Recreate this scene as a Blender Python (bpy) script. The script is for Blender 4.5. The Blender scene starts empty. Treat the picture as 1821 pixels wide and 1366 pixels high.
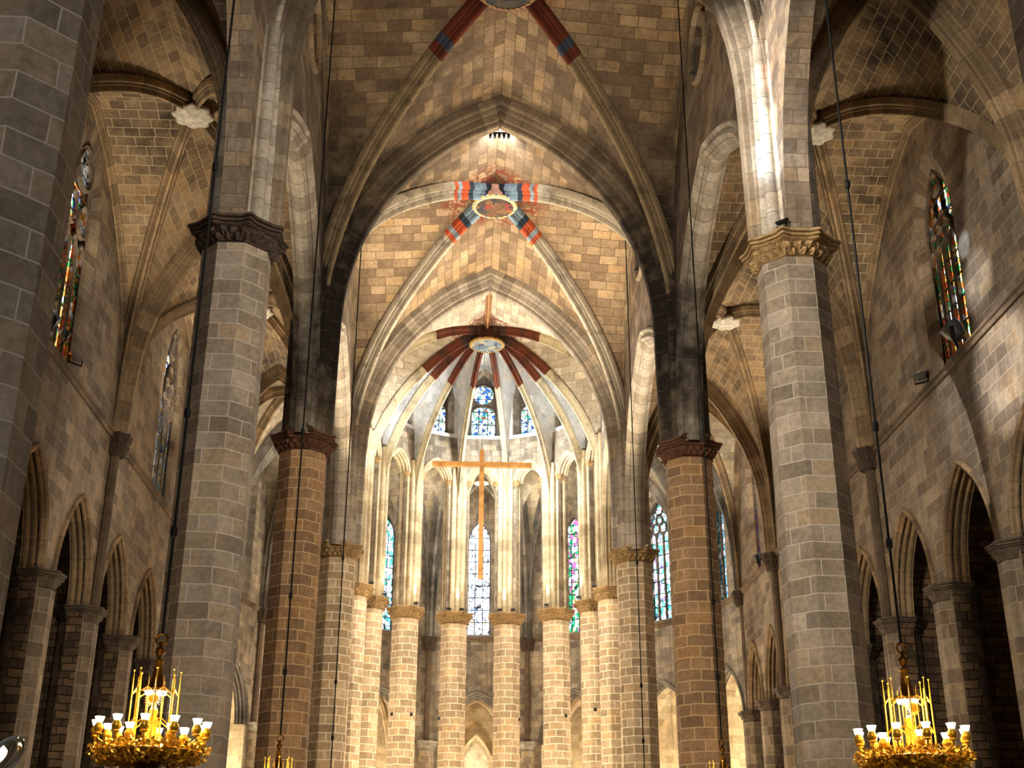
import bpy, math, random
from mathutils import Vector, Matrix
random.seed(7)
PI = math.pi
SC = bpy.context.scene
COL = SC.collection

# ------------------------------------------------------------------ layout
YB = [12.5, 26.1, 40.2, 54.17]          # column rows along the nave
Y0 = -14.0                              # west end, behind the viewer
NX = 6.6                                # nave column axis
CY = 61.45                              # centre of the apse
RA = 6.49                               # apse column ring
RO = 13.2                               # ambulatory outer wall
WX = 13.05                              # aisle outer wall plane
ZC = 16.3                               # top of capitals / string course
ORD = ['nearest', 'second', 'third', 'fourth']
SIDE = {-1: 'left', 1: 'right'}

# ------------------------------------------------------------------ small maths
def pchip(tab):
    xs = [a for a, b in tab]; ys = [b for a, b in tab]; n = len(xs)
    h = [xs[i+1]-xs[i] for i in range(n-1)]
    d = [(ys[i+1]-ys[i])/h[i] for i in range(n-1)]
    m = [d[0]] + [0 if d[i-1]*d[i] <= 0 else 2*d[i-1]*d[i]/(d[i-1]+d[i]) for i in range(1, n-1)] + [d[-1]]
    def f(x):
        x = min(max(x, xs[0]), xs[-1])
        i = 0
        while i < n-2 and x > xs[i+1]: i += 1
        t = (x-xs[i])/h[i]; t2 = t*t; t3 = t2*t
        return (2*t3-3*t2+1)*ys[i] + (t3-2*t2+t)*h[i]*m[i] + (-2*t3+3*t2)*ys[i+1] + (t3-t2)*h[i]*m[i+1]
    return f
F_NAVE = pchip([(0, 30.3), (.294, 29.3), (.56, 27.83), (.729, 26.5), (.845, 25.15), (.955, 23), (.993, 21), (1, 16.3)])
F_AISLE = pchip([(0, 25.0), (.24, 24.45), (.64, 22.5), (.93, 19.9), (.985, 18), (1, 16.3)])
F_AMB = pchip([(0, 25.5), (.24, 25.0), (.64, 23.0), (.93, 20.0), (.985, 18), (1, 16.3)])
QS = [0, .07, .15, .23, .31, .39, .47, .55, .62, .69, .75, .8, .845, .88, .91, .935, .955, .97, .98, .988, .994, .998, 1]

def pointed(hw, zs, za, n=12):
    """outline of a pointed arch as (offset, z), left foot to right foot"""
    r = za-zs
    R = (hw*hw+r*r)/(2*hw)
    out = []
    a1 = math.acos(max(-1, min(1, (R-hw)/R)))
    for i in range(n+1):
        a = a1*i/n
        out.append((-hw+R-R*math.cos(a), zs+R*math.sin(a)))
    return out + [(-x, z) for x, z in reversed(out[:-1])]

# ------------------------------------------------------------------ mesh collector
WORLD = {}
def wloc(o):
    return WORLD.get(o.name, Vector((0, 0, 0)))
class MB:
    def __init__(s): s.v = []; s.f = []; s.uv = []
    def quad(s, ps, uv=None):
        b = len(s.v); s.v += [tuple(p) for p in ps]
        s.f.append(tuple(range(b, b+len(ps))))
        s.uv.append(uv or [(p[0]+p[1], p[2]) for p in ps])
    def grid(s, rows, uvs=None, closed=False):
        b = len(s.v); n = len(rows[0])
        for r in rows: s.v += [tuple(p) for p in r]
        for i in range(len(rows)-1):
            for j in range(n if closed else n-1):
                k = (j+1) % n
                s.f.append((b+i*n+j, b+i*n+k, b+(i+1)*n+k, b+(i+1)*n+j))
                if uvs:
                    jj = j+1
                    s.uv.append([uvs[i][j], uvs[i][jj], uvs[i+1][jj], uvs[i+1][j]])
                else:
                    s.uv.append([(rows[a][c][0]+rows[a][c][1], rows[a][c][2]) for a, c in ((i, j), (i, k), (i+1, k), (i+1, j))])
    def cap(s, ps):
        s.quad(ps)
    def box(s, c, sz, rot=None):
        c = Vector(c); hx, hy, hz = sz[0]/2, sz[1]/2, sz[2]/2
        P = [Vector((x, y, z)) for z in (-hz, hz) for y in (-hy, hy) for x in (-hx, hx)]
        if rot: P = [rot @ p for p in P]
        b = len(s.v); s.v += [tuple(c+p) for p in P]
        for f in ((0, 2, 3, 1), (4, 5, 7, 6), (0, 1, 5, 4), (2, 6, 7, 3), (0, 4, 6, 2), (1, 3, 7, 5)):
            s.f.append(tuple(b+i for i in f)); s.uv.append([(0, 0), (1, 0), (1, 1), (0, 1)])
    def rings(s, rings, closed_u=True, capb=True, capt=True, vs=None):
        """rings of points (closed loops), UV in metres around and up"""
        uvs = []; acc = 0
        for i, r in enumerate(rings):
            if i: acc += (Vector(rings[i][0])-Vector(rings[i-1][0])).length
            u = 0; row = []
            for j in range(len(r)+1):
                if j: u += (Vector(r[j % len(r)])-Vector(r[j-1])).length
                row.append((u, vs[i] if vs else acc))
            uvs.append(row)
        s.grid(rings, uvs, closed=True)
        if capb: s.quad(list(reversed(rings[0])))
        if capt: s.quad(rings[-1])
    def lathe(s, prof, c=(0, 0, 0), n=16, phase=0, lobes=None, capb=True, capt=True):
        R = []
        for r, z in prof:
            R.append([(c[0]+r*math.cos(2*PI*j/n+phase), c[1]+r*math.sin(2*PI*j/n+phase), c[2]+z) for j in range(n)])
        s.rings(R, capb=capb, capt=capt)
    def tube(s, path, r, n=8, closed=False):
        path = [Vector(p) for p in path]; R = []
        m = len(path)
        up = Vector((0, 0, 1))
        for i, p in enumerate(path):
            a = path[(i-1) % m] if (i or closed) else p
            b = path[(i+1) % m] if (i < m-1 or closed) else p
            t = (b-a).normalized()
            ref = up if abs(t.z) < .95 else Vector((0, 1, 0))
            x = t.cross(ref).normalized(); y = x.cross(t)
            rr = r[i] if isinstance(r, (list, tuple)) else r
            R.append([tuple(p+x*rr*math.cos(2*PI*j/n)+y*rr*math.sin(2*PI*j/n)) for j in range(n)])
        if closed: R.append(R[0])
        s.rings(R, capb=not closed, capt=not closed)
    def sweep(s, path, lat, prof, side=1, v0=None):
        """sweep an open profile (w across, n inward) along a path lying in a plane whose normal is lat"""
        path = [Vector(p) for p in path]; lat = Vector(lat).normalized(); rows = []; uvs = []
        pu = [0]
        for i in range(1, len(prof)): pu.append(pu[-1]+math.dist(prof[i], prof[i-1]))
        acc = 0; vv = []
        for i, p in enumerate(path):
            if i: acc += (p-path[i-1]).length
            vv.append(acc)
        for i, p in enumerate(path):
            a = path[max(i-1, 0)]; b = path[min(i+1, len(path)-1)]
            t = (b-a).normalized(); n = lat.cross(t).normalized()*side
            rows.append([tuple(p+lat*w+n*d) for w, d in prof])
            uvs.append([(u, vv[i] if v0 is None else v0(p)) for u in pu])
        s.grid(rows, uvs)
    def build(s, name, mat, parent=None, sharp=32, kind=None):
        me = bpy.data.meshes.new(name)
        off = wloc(parent) if parent else Vector((0, 0, 0))
        me.from_pydata([(x-off.x, y-off.y, z-off.z) for x, y, z in s.v], [], s.f)
        uvl = me.uv_layers.new(name='UVMap')
        k = 0
        flat = []
        for u in s.uv:
            for c in u: flat += [c[0], c[1]]
        uvl.data.foreach_set('uv', flat)
        me.materials.append(mat)
        if sharp is not None:
            me.shade_smooth() if hasattr(me, 'shade_smooth') else None
            try: me.set_sharp_from_angle(angle=math.radians(sharp))
            except Exception: pass
        me.update()
        o = bpy.data.objects.new(name, me); COL.objects.link(o)
        WORLD[o.name] = off
        if parent: o.parent = parent
        if kind: o['kind'] = kind
        return o

def tag(o, label, cat, group=None, kind='thing'):
    o['label'] = label; o['category'] = cat; o['kind'] = kind
    if group: o['group'] = group
    return o
def thing(name, loc, label, cat, group=None, kind='thing'):
    o = bpy.data.objects.new(name, None); COL.objects.link(o); o.location = loc
    o.empty_display_size = .2
    WORLD[o.name] = Vector(loc)
    return tag(o, label, cat, group, kind)
def copy_thing(o, loc, label, rotz=None, scale=None):
    c = o.copy(); COL.objects.link(c); c.location = loc; c['label'] = label
    if rotz is not None: c.rotation_euler = (0, 0, rotz)
    for ch in list(o.children):
        d = ch.copy(); COL.objects.link(d); d.parent = c
        for g in list(ch.children):
            e = g.copy(); COL.objects.link(e); e.parent = d
    return c

# ------------------------------------------------------------------ materials
class NT:
    def __init__(s, name):
        s.m = bpy.data.materials.new(name); s.m.use_nodes = True
        s.t = s.m.node_tree; s.t.nodes.clear()
        s.out = s.n('ShaderNodeOutputMaterial')
    def n(s, typ, **kw):
        x = s.t.nodes.new(typ)
        for k, v in kw.items(): setattr(x, k, v)
        return x
    def l(s, a, b): s.t.links.new(a, b)
    def val(s, sock, v):
        if isinstance(v, (int, float, tuple, list)): sock.default_value = v
        else: s.l(v, sock)
    def math(s, op, a, b=0, c=None):
        x = s.n('ShaderNodeMath', operation=op); s.val(x.inputs[0], a); s.val(x.inputs[1], b)
        if c is not None: s.val(x.inputs[2], c)
        return x.outputs[0]
    def mix(s, f, a, b, bt='MIX'):
        x = s.n('ShaderNodeMix', data_type='RGBA', blend_type=bt)
        s.val(x.inputs[0], f); s.val(x.inputs[6], a); s.val(x.inputs[7], b)
        return x.outputs[2]
    def ramp(s, f, pts, interp='LINEAR'):
        x = s.n('ShaderNodeValToRGB'); r = x.color_ramp; r.interpolation = interp
        while len(r.elements) < len(pts): r.elements.new(.5)
        for e, (p, c) in zip(r.elements, pts):
            e.position = p; e.color = c if len(c) == 4 else (*c, 1)
        s.l(f, x.inputs[0]); return x.outputs[0]
    def noise(s, vec, scale, detail=5, rough=.6):
        x = s.n('ShaderNodeTexNoise'); x.inputs['Scale'].default_value = scale
        x.inputs['Detail'].default_value = detail; x.inputs['Roughness'].default_value = rough
        s.l(vec, x.inputs['Vector']); return x.outputs['Fac']
    def bsdf(s, col, rough=.9, bump=None, metal=0, emit=None, estr=0, bstr=.4, bdist=.03):
        b = s.n('ShaderNodeBsdfPrincipled'); s.val(b.inputs['Base Color'], col); s.val(b.inputs['Roughness'], rough)
        s.val(b.inputs['Metallic'], metal)
        b.inputs['Specular IOR Level'].default_value = .25
        if emit is not None:
            s.val(b.inputs['Emission Color'], emit); s.val(b.inputs['Emission Strength'], estr)
        if bump is not None:
            bp = s.n('ShaderNodeBump'); bp.inputs['Strength'].default_value = bstr; bp.inputs['Distance'].default_value = bdist
            s.l(bump, bp.inputs['Height']); s.l(bp.outputs[0], b.inputs['Normal'])
        s.l(b.outputs[0], s.out.inputs[0]); return b

def C(h):
    """sRGB hex -> linear"""
    v = [int(h[i:i+2], 16)/255 for i in (0, 2, 4)]
    return tuple(((x+.055)/1.055)**2.4 if x > .04045 else x/12.92 for x in v)+(1,)

def stone(name, c1, c2, mortar, bw=.75, bh=.36, ms=.014, stain=.6, dirt=C('15120e'), dscale=.22, dlo=.52, dhi=.72, bump=.5, streak=0, soot=None, warp=.03, seed=0, foliage=None, var=.72):
    """coursed ashlar: blocks by UV in metres, tone per block, noise stains in world space.
    soot: (y centre, half width, z low, z high, strength) - the smoke-blackened zone left on the stone"""
    N = NT(name)
    uv = N.n('ShaderNodeUVMap').outputs[0]
    geo = N.n('ShaderNodeNewGeometry').outputs['Position']
    wn = N.n('ShaderNodeTexNoise'); wn.inputs['Scale'].default_value = 1.3; wn.inputs['Detail'].default_value = 2; N.l(uv, wn.inputs['Vector'])
    wv = N.n('ShaderNodeVectorMath', operation='MULTIPLY_ADD'); N.l(wn.outputs['Color'], wv.inputs[0]); wv.inputs[1].default_value = (warp*2,)*3; N.l(uv, wv.inputs[2])
    br = N.n('ShaderNodeTexBrick'); N.l(wv.outputs[0], br.inputs['Vector'])
    br.offset = .5; br.squash = .8; br.squash_frequency = 3
    br.inputs['Color1'].default_value = (0, 0, 0, 1); br.inputs['Color2'].default_value = (1, 1, 1, 1); br.inputs['Mortar'].default_value = (.5, .5, .5, 1)
    br.inputs['Scale'].default_value = 1; br.inputs['Mortar Size'].default_value = ms; br.inputs['Mortar Smooth'].default_value = .3
    br.inputs['Bias'].default_value = 0; br.inputs['Brick Width'].default_value = bw; br.inputs['Row Height'].default_value = bh
    tone = br.outputs['Color']; mf = br.outputs['Fac']
    fine = N.noise(geo, 9, 6, .7); big = N.noise(geo, dscale, 6, .65)
    mid = N.noise(geo, 1.6, 4, .6)
    dk = tuple(v*var for v in c1[:3])+(1,); lt = tuple(min(v*1.16, 1) for v in c2[:3])+(1,)
    oc = (c2[0]*1.0, c2[1]*.9, c2[2]*.74, 1)
    col = N.ramp(tone, [(0, dk), (.22, c1), (.5, tuple((a+b)/2 for a, b in zip(c1, c2))), (.74, c2), (.86, oc), (1, lt)])
    col = N.mix(N.ramp(mid, [(.35, (0, 0, 0)), (.7, (1, 1, 1))]), col, N.mix(.3, col, C('86694a')), 'MIX')
    hs = N.ramp(fine, [(.25, (.62, .62, .62)), (.75, (1.25, 1.25, 1.25))])
    blot = N.ramp(N.noise(geo, .75, 5, .7), [(.3, (.66, .66, .66)), (.7, (1.2, 1.2, 1.2))])
    col = N.mix(1, col, blot, 'MULTIPLY')
    col = N.mix(1, col, hs, 'MULTIPLY')
    st = N.ramp(big, [(dlo, (0, 0, 0)), (dhi, (1, 1, 1))])
    st = N.math('MULTIPLY', N.math('MULTIPLY', st, N.ramp(mid, [(.2, (.4, .4, .4)), (.6, (1, 1, 1))])), stain)
    col = N.mix(st, col, dirt)
    if streak:
        mp = N.n('ShaderNodeMapping'); mp.inputs['Scale'].default_value = (3.2, 3.2, .12); N.l(geo, mp.inputs[0])
        sk = N.ramp(N.noise(mp.outputs[0], 1, 4, .6), [(.5, (0, 0, 0)), (.7, (1, 1, 1))])
        col = N.mix(N.math('MULTIPLY', sk, streak), col, dirt)
    if soot:
        sp = N.n('ShaderNodeSeparateXYZ'); N.l(geo, sp.inputs[0])
        for (y0, hw, z0, z1, k) in soot:
            dy = N.math('DIVIDE', N.math('ABSOLUTE', N.math('SUBTRACT', sp.outputs[1], y0)), hw)
            a = N.math('SUBTRACT', 1, N.math('MINIMUM', dy, 1))
            zc = (z0+z1)/2; dz = N.math('DIVIDE', N.math('ABSOLUTE', N.math('SUBTRACT', sp.outputs[2], zc)), (z1-z0)/2)
            b = N.math('SUBTRACT', 1, N.math('MINIMUM', dz, 1))
            f = N.math('MULTIPLY', N.math('MULTIPLY', N.math('POWER', N.math('MULTIPLY', a, b), .5), k), N.ramp(mid, [(.25, (.55, .55, .55)), (.65, (1.15, 1.15, 1.15))]))
            f = N.math('MINIMUM', f, .95)
            col = N.mix(f, col, C('17110c'))
    if foliage:
        # red painted leafwork on the stone around the keystones (x, y, radius)
        sp2 = N.n('ShaderNodeSeparateXYZ'); N.l(geo, sp2.inputs[0])
        cb = N.n('ShaderNodeCombineXYZ'); N.l(sp2.outputs[0], cb.inputs[0]); N.l(sp2.outputs[1], cb.inputs[1])
        vo = N.n('ShaderNodeTexVoronoi', feature='DISTANCE_TO_EDGE'); vo.inputs['Scale'].default_value = 3.2; 
        wj = N.n('ShaderNodeTexNoise'); wj.inputs['Scale'].default_value = 2.5; N.l(cb.outputs[0], wj.inputs['Vector'])
        wa = N.n('ShaderNodeVectorMath', operation='MULTIPLY_ADD'); N.l(wj.outputs['Color'], wa.inputs[0]); wa.inputs[1].default_value = (.7, .7, .7); N.l(cb.outputs[0], wa.inputs[2])
        N.l(wa.outputs[0], vo.inputs['Vector'])
        leaf = N.ramp(N.noise(wa.outputs[0], 3.6, 3, .6), [(.44, (0, 0, 0)), (.52, (1, 1, 1))])
        for (kx, ky, kr) in foliage:
            dv = N.n('ShaderNodeVectorMath', operation='DISTANCE'); N.l(cb.outputs[0], dv.inputs[0]); dv.inputs[1].default_value = (kx, ky, 0)
            rr = N.math('ADD', dv.outputs['Value'], N.math('MULTIPLY', N.noise(cb.outputs[0], 2.2, 3), .9))
            m = N.ramp(N.math('DIVIDE', rr, kr), [(.78, (1, 1, 1)), (1.0, (0, 0, 0))])
            col = N.mix(N.math('MULTIPLY', N.math('MULTIPLY', m, leaf), .88), col, C('6b2a16'))
    col = N.mix(mf, col, mortar)
    hgt = N.math('ADD', N.math('MULTIPLY', mf, -1), N.math('MULTIPLY', fine, .5))
    hgt = N.math('ADD', hgt, N.math('MULTIPLY', tone, .12))
    N.bsdf(col, .92, bump=hgt, bstr=bump, bdist=.035)
    return N.m

def plain(name, col, rough=.6, metal=0, nz=None):
    N = NT(name)
    c = col
    if nz:
        geo = N.n('ShaderNodeTexCoord').outputs['Object']
        f = N.noise(geo, nz, 4, .6)
        c = N.mix(1, col, N.ramp(f, [(.3, (.55, .55, .55)), (.7, (1.25, 1.25, 1.25))]), 'MULTIPLY')
    N.bsdf(c, rough, metal=metal)
    return N.m
def emissive(name, col, s):
    N = NT(name); e = N.n('ShaderNodeEmission'); N.val(e.inputs[0], col); e.inputs[1].default_value = s
    N.l(e.outputs[0], N.out.inputs[0]); return N.m

def glass(name, pal, cell=(5.5, 3.2), clear=.35, border=None, vgrad=None):
    """leaded stained glass: tinted see-through panes with dark cames, coloured by cell"""
    N = NT(name)
    uv = N.n('ShaderNodeUVMap').outputs[0]
    mp = N.n('ShaderNodeMapping'); mp.inputs['Scale'].default_value = (cell[0], cell[1], 1); N.l(uv, mp.inputs[0])
    wj = N.n('ShaderNodeTexNoise'); wj.inputs['Scale'].default_value = 1.5; N.l(mp.outputs[0], wj.inputs['Vector'])
    wa = N.n('ShaderNodeVectorMath', operation='MULTIPLY_ADD'); N.l(wj.outputs['Color'], wa.inputs[0]); wa.inputs[1].default_value = (.8, .8, 0); N.l(mp.outputs[0], wa.inputs[2])
    v1 = N.n('ShaderNodeTexVoronoi'); v1.inputs['Scale'].default_value = 1; N.l(wa.outputs[0], v1.inputs['Vector'])
    ve = N.n('ShaderNodeTexVoronoi', feature='DISTANCE_TO_EDGE'); ve.inputs['Scale'].default_value = 1; N.l(wa.outputs[0], ve.inputs['Vector'])
    sep = N.n('ShaderNodeSeparateColor'); N.l(v1.outputs['Color'], sep.inputs[0])
    area = N.noise(uv, .9, 2, .5)
    pick = N.math('FRACT', N.math('ADD', N.math('MULTIPLY', sep.outputs[0], .55), N.math('MULTIPLY', area, 1.3)))
    n = len(pal)
    col = N.ramp(pick, [(i/n, p) for i, p in enumerate(pal)], 'CONSTANT')
    col = N.mix(N.math('LESS_THAN', sep.outputs[1], clear), col, (.82, .88, .95, 1))
    lead = N.ramp(ve.outputs['Distance'], [(.03, (0, 0, 0)), (.07, (1, 1, 1))])
    col = N.mix(lead, (.01, .01, .012, 1), col)
    tr = N.n('ShaderNodeBsdfTransparent'); N.l(col, tr.inputs[0])
    gl = N.n('ShaderNodeBsdfGlossy'); gl.inputs['Roughness'].default_value = .25; gl.inputs[0].default_value = (.3, .3, .32, 1)
    mx = N.n('ShaderNodeMixShader'); mx.inputs[0].default_value = .06
    N.l(tr.outputs[0], mx.inputs[1]); N.l(gl.outputs[0], mx.inputs[2]); N.l(mx.outputs[0], N.out.inputs[0])
    return N.m

SOOT = [(40.2, 5.5, 13.5, 28.5, 1.25), (26.1, 4.0, 17.0, 36.0, .55)]
KEYS = [(0, 33.2, 2.5), (0, 47.2, 3.1), (0, 60.3, 2.6)]
M = {}
M['vault'] = stone('vault_stone', C('7d6850'), C('a48c6c'), C('574631'), .82, .42, .014, .75, var=.8, dscale=.16, dlo=.5, dhi=.7, soot=[(40.2, 6.8, 12, 30.5, 1.15)], foliage=KEYS)
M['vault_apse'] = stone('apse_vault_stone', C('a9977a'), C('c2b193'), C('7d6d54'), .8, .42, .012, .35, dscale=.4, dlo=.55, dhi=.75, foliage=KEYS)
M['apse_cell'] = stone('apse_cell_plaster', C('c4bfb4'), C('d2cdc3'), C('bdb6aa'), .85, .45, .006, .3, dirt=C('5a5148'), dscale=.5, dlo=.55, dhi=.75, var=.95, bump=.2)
M['vault_aisle'] = stone('aisle_vault_stone', C('7a664d'), C('967e5e'), C('a8936f'), .62, .36, .013, .9, var=.78, dscale=.2, dlo=.47, dhi=.66)
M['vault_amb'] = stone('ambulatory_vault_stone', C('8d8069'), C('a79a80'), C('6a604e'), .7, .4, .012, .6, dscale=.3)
M['wall_nave'] = stone('nave_wall_stone', C('6d5d4b'), C('8c7a64'), C('5a4c3c'), .7, .36, .012, .75, dscale=.3, dlo=.48, dhi=.7, streak=.35, soot=[(40.2, 7, 10, 30, 1.0)], var=.8)
M['wall'] = stone('aisle_wall_stone', C('6f604e'), C('8d7c66'), C('8f7e66'), .85, .42, .011, .75, dscale=.25, dlo=.48, dhi=.72, streak=.3, var=.8)
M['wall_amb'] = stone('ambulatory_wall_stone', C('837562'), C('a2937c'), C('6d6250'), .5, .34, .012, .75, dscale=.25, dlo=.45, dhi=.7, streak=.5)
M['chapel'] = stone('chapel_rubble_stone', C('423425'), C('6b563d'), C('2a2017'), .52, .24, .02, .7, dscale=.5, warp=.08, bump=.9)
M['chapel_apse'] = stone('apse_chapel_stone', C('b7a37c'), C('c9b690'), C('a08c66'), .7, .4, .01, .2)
M['col'] = stone('column_stone', C('80725f'), C('968774'), C('a39582'), .95, .37, .013, .3, dscale=.5, bump=.35, var=.8)
M['col_mid'] = stone('column_stone_brown', C('7f6346'), C('957553'), C('b7966c'), .85, .36, .016, .2, dscale=.5, bump=.35, var=.8)
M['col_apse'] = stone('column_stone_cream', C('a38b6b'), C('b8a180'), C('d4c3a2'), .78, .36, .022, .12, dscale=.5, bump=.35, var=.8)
M['rib'] = stone('rib_stone', C('7c6b55'), C('97846a'), C('57493a'), 9, .75, .012, .6, dscale=.35, dlo=.5, dhi=.72, soot=SOOT, bump=.3, var=.9)
M['rib_pale'] = stone('rib_stone_pale', C('8f8371'), C('aca08c'), C('5d5347'), 9, .55, .012, .45, dscale=.5, bump=.3, soot=[(40.2, 4, 14, 27, 1.2)], var=.9)
M['rib_aisle'] = stone('aisle_rib_stone', C('7b664a'), C('977e5d'), C('5c4a34'), 9, .7, .012, .6, dscale=.4, bump=.3, var=.9)
M['rib_amb'] = stone('ambulatory_rib_stone', C('6f695e'), C('857e72'), C('4f493f'), 9, .7, .012, .7, dscale=.4, dlo=.42, dhi=.65, bump=.3, streak=.5, var=.9)
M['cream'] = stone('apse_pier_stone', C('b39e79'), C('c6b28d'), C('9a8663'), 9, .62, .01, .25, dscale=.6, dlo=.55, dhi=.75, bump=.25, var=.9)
M['trim'] = stone('moulding_stone', C('5b4c3b'), C('75634d'), C('40352a'), 1.1, 9, .01, .7, dscale=.6, bump=.3)
M['cap_dark'] = plain('capital_stone_dark', C('46372a'), .9, nz=7)
M['cap_gold'] = plain('capital_stone_golden', C('94764c'), .85, nz=8)
M['cap_red'] = plain('capital_stone_reddish', C('5a3a26'), .9, nz=14)
M['stonewhite'] = plain('boss_stone_pale', C('b5ab98'), .9, nz=6)
M['floor'] = stone('floor_slabs', C('5c5348'), C('6d6255'), C('403930'), .9, .9, .01, .3)
M['tracery'] = plain('tracery_stone', C('57493a'), .9, nz=5)
M['tracery_pale'] = plain('tracery_stone_pale', C('8d8472'), .9, nz=5)
M['iron'] = plain('dark_iron', C('15130f'), .6, .6)
M['lead'] = plain('window_iron_bars', C('2a2a2c'), .6, .4)
M['wood'] = plain('pale_wood', C('a9773f'), .55, nz=3)
M['gold'] = plain('gilded_bronze', C('e8b030'), .35, .55)
M['gold_dark'] = plain('aged_bronze', C('6b4712'), .4, 1)
M['bulb'] = emissive('lamp_glow', (1, .86, .55, 1), 14)
M['bulb_cool'] = emissive('cool_lamp_glow', (.9, .95, 1, 1), 9)
M['spotglass'] = emissive('floodlight_glow', (1, .93, .8, 1), 12)
M['black'] = plain('black_housing', C('161412'), .5)
M['grey_metal'] = plain('grey_housing', C('6a6a66'), .45, .3)
M['brownwood'] = plain('dark_brown_wood', C('6b3c1c'), .5, nz=4)
W_ = (.85, .9, 1, 1)
PAL = {
 'multi': [C('c8321a'), C('2a55c8'), C('e8a24a'), C('1d3f9e'), C('d84a22'), C('3fb0c8'), C('f0c070'), C('7a2a90')],
 'orange': [C('e0571c'), C('f0a040'), C('c8321a'), C('2a4aa0'), C('f0d090'), C('237a3a'), C('d87830')],
 'yellowblue': [C('e8c878'), C('f0dca0'), C('4a70d0'), C('2a3f9a'), C('60b8c8'), C('d0a040')],
 'blue': [C('4aa0d8'), C('78c8e8'), C('a8e0f0'), C('2a6ab0'), C('60c0c8'), C('88b8f0')],
 'teal': [C('7ad8e0'), C('c8f0f8'), C('4ab0c0'), C('b890d8'), C('e0f4ff'), C('5ac8a8')],
 'white': [C('f4f0ff'), C('d8e8ff'), C('f0c090'), C('a8c0f8'), C('ffffff'), C('f4d8d0')],
 'green': [C('0fa860'), C('b8f0e0'), C('e0f8ff'), C('18c070'), C('d870b0'), C('f0e0a0')],
 'figure': [C('c8e8d8'), C('e0f0ff'), C('4a80d8'), C('e03020'), C('50b8a0'), C('f0e8c0'), C('3060b0')],
}
for k_ in ('figure', 'white', 'teal', 'green', 'blue'):
    PAL[k_] = [tuple(v*(.34 if k_ != 'white' else .5) for v in c_[:3])+(1,) for c_ in PAL[k_]]
G = {k: glass('stained_glass_'+k, v, clear=c, cell=ce) for (k, v), c, ce in zip(PAL.items(), [.18, .14, .5, .3, .35, .6, .3, .22], [(7, 4.5), (7, 4.5), (8, 5), (9, 4), (5, 3.6), (4, 2.5), (5, 3), (6.5, 5)])}

# ------------------------------------------------------------------ vaults
def arc_path(O, P, F, q=None, dome=0):
    """web line from key O to springer P in plan"""
    O = Vector(O); P = Vector(P)
    return [(O.x+(P.x-O.x)*s, O.y+(P.y-O.y)*s, F(s)+dome*(1-s)**1.4) for s in (q or QS)]
def cell(mb, O, P0, P1, F, p=1.0, dome=0, rise=0):
    O = Vector(O).to_2d(); P0 = Vector(P0).to_2d(); P1 = Vector(P1).to_2d()
    mid = (P0+P1)/2; half = (P1-P0)/2
    L = (mid-O).length
    ts = [-q for q in reversed(QS[1:])]+QS
    ss = [0.0, .1, .2, .3, .4, .5, .6, .7, .78, .85, .9, .94, .97, .985, 1.0]
    rows = []; uvs = []
    for s in ss:
        row = []; acc = [0]
        for t in ts:
            q = O+(mid+half*t-O)*s
            row.append((q.x, q.y, F(s*abs(t)**p)+dome*(1-s)**1.4+rise*s*(1-abs(t)**3)))
        for i in range(1, len(row)): acc.append(acc[-1]+math.dist(row[i], row[i-1]))
        m = acc[len(ts)//2]
        rows.append(row); uvs.append([(s*L, a-m) for a in acc])
    mb.grid(rows, uvs)
_h = [(-.62, -.1), (-.62, .26), (-.57, .34), (-.50, .34), (-.49, .24), (-.46, .24), (-.45, .40), (-.40, .50), (-.35, .50), (-.33, .42), (-.31, .42), (-.31, .62), (-.28, .74), (-.23, .78), (-.21, .70), (-.18, .70), (-.18, .90), (-.14, .95)]
PROF_T = _h+[(-a, b) for a, b in reversed(_h)]
def prof_rib(w, d):
    h = [(-1, -.15), (-1, .24), (-.85, .38), (-.70, .40), (-.66, .28), (-.58, .28), (-.55, .52), (-.42, .62), (-.36, .54), (-.30, .54), (-.30, .82), (-.22, .95), (-.08, 1.0)]
    return [(a*w, b*d) for a, b in h]+[(-a*w, b*d) for a, b in reversed(h)]
def rib(mb, O, P, F, w, d, dome=0):
    O = Vector(O); P = Vector(P)
    path = arc_path(O, P, F, None, dome)
    dirv = Vector((P.x-O.x, P.y-O.y, 0)).normalized()
    lat = dirv.cross(Vector((0, 0, 1)))
    # inward normal: below the web at the crown, towards the key at the springing
    t0 = Vector(path[1])-Vector(path[0])
    nn = lat.cross(t0).normalized()
    mb.sweep(path, lat, prof_rib(w, d), side=1 if nn.z < 0 else -1)
def transverse(mb, A, B, F, prof):
    A = Vector(A); B = Vector(B); mid = (A+B)/2
    path = list(reversed(arc_path(mid, A, F)))+arc_path(mid, B, F)[1:]
    dirv = (B-A); dirv.z = 0; dirv.normalize()
    lat = dirv.cross(Vector((0, 0, 1)))
    k = len(path)//2
    t0 = Vector(path[k+1])-Vector(path[k-1]); nn = lat.cross(t0)
    mb.sweep(path, lat, prof, side=1 if nn.z < 0 else -1)

VAULTS = []
def vault(kind, O, corners, F, mweb, p=None, label=None, dome=0, rise=None):
    """structure: the web of one vault"""
    mb = MB(); n = len(corners); mb2 = MB()
    for i in range(n):
        pp = (p[i] if p else 1.0)
        cell(mb2 if (kind == 'apse' and 0 < i < 8) else mb, O, corners[i], corners[(i+1) % n], F, pp, dome, rise[i] if rise else 0)
    o = mb.build('ceiling', mweb, sharp=50, kind='structure')
    if mb2.v: mb2.build('plastered_cells', M['apse_cell'], o, sharp=50)['label'] = 'pale plastered cells between the ribs'
    if label: o['label'] = label
    return o

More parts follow.
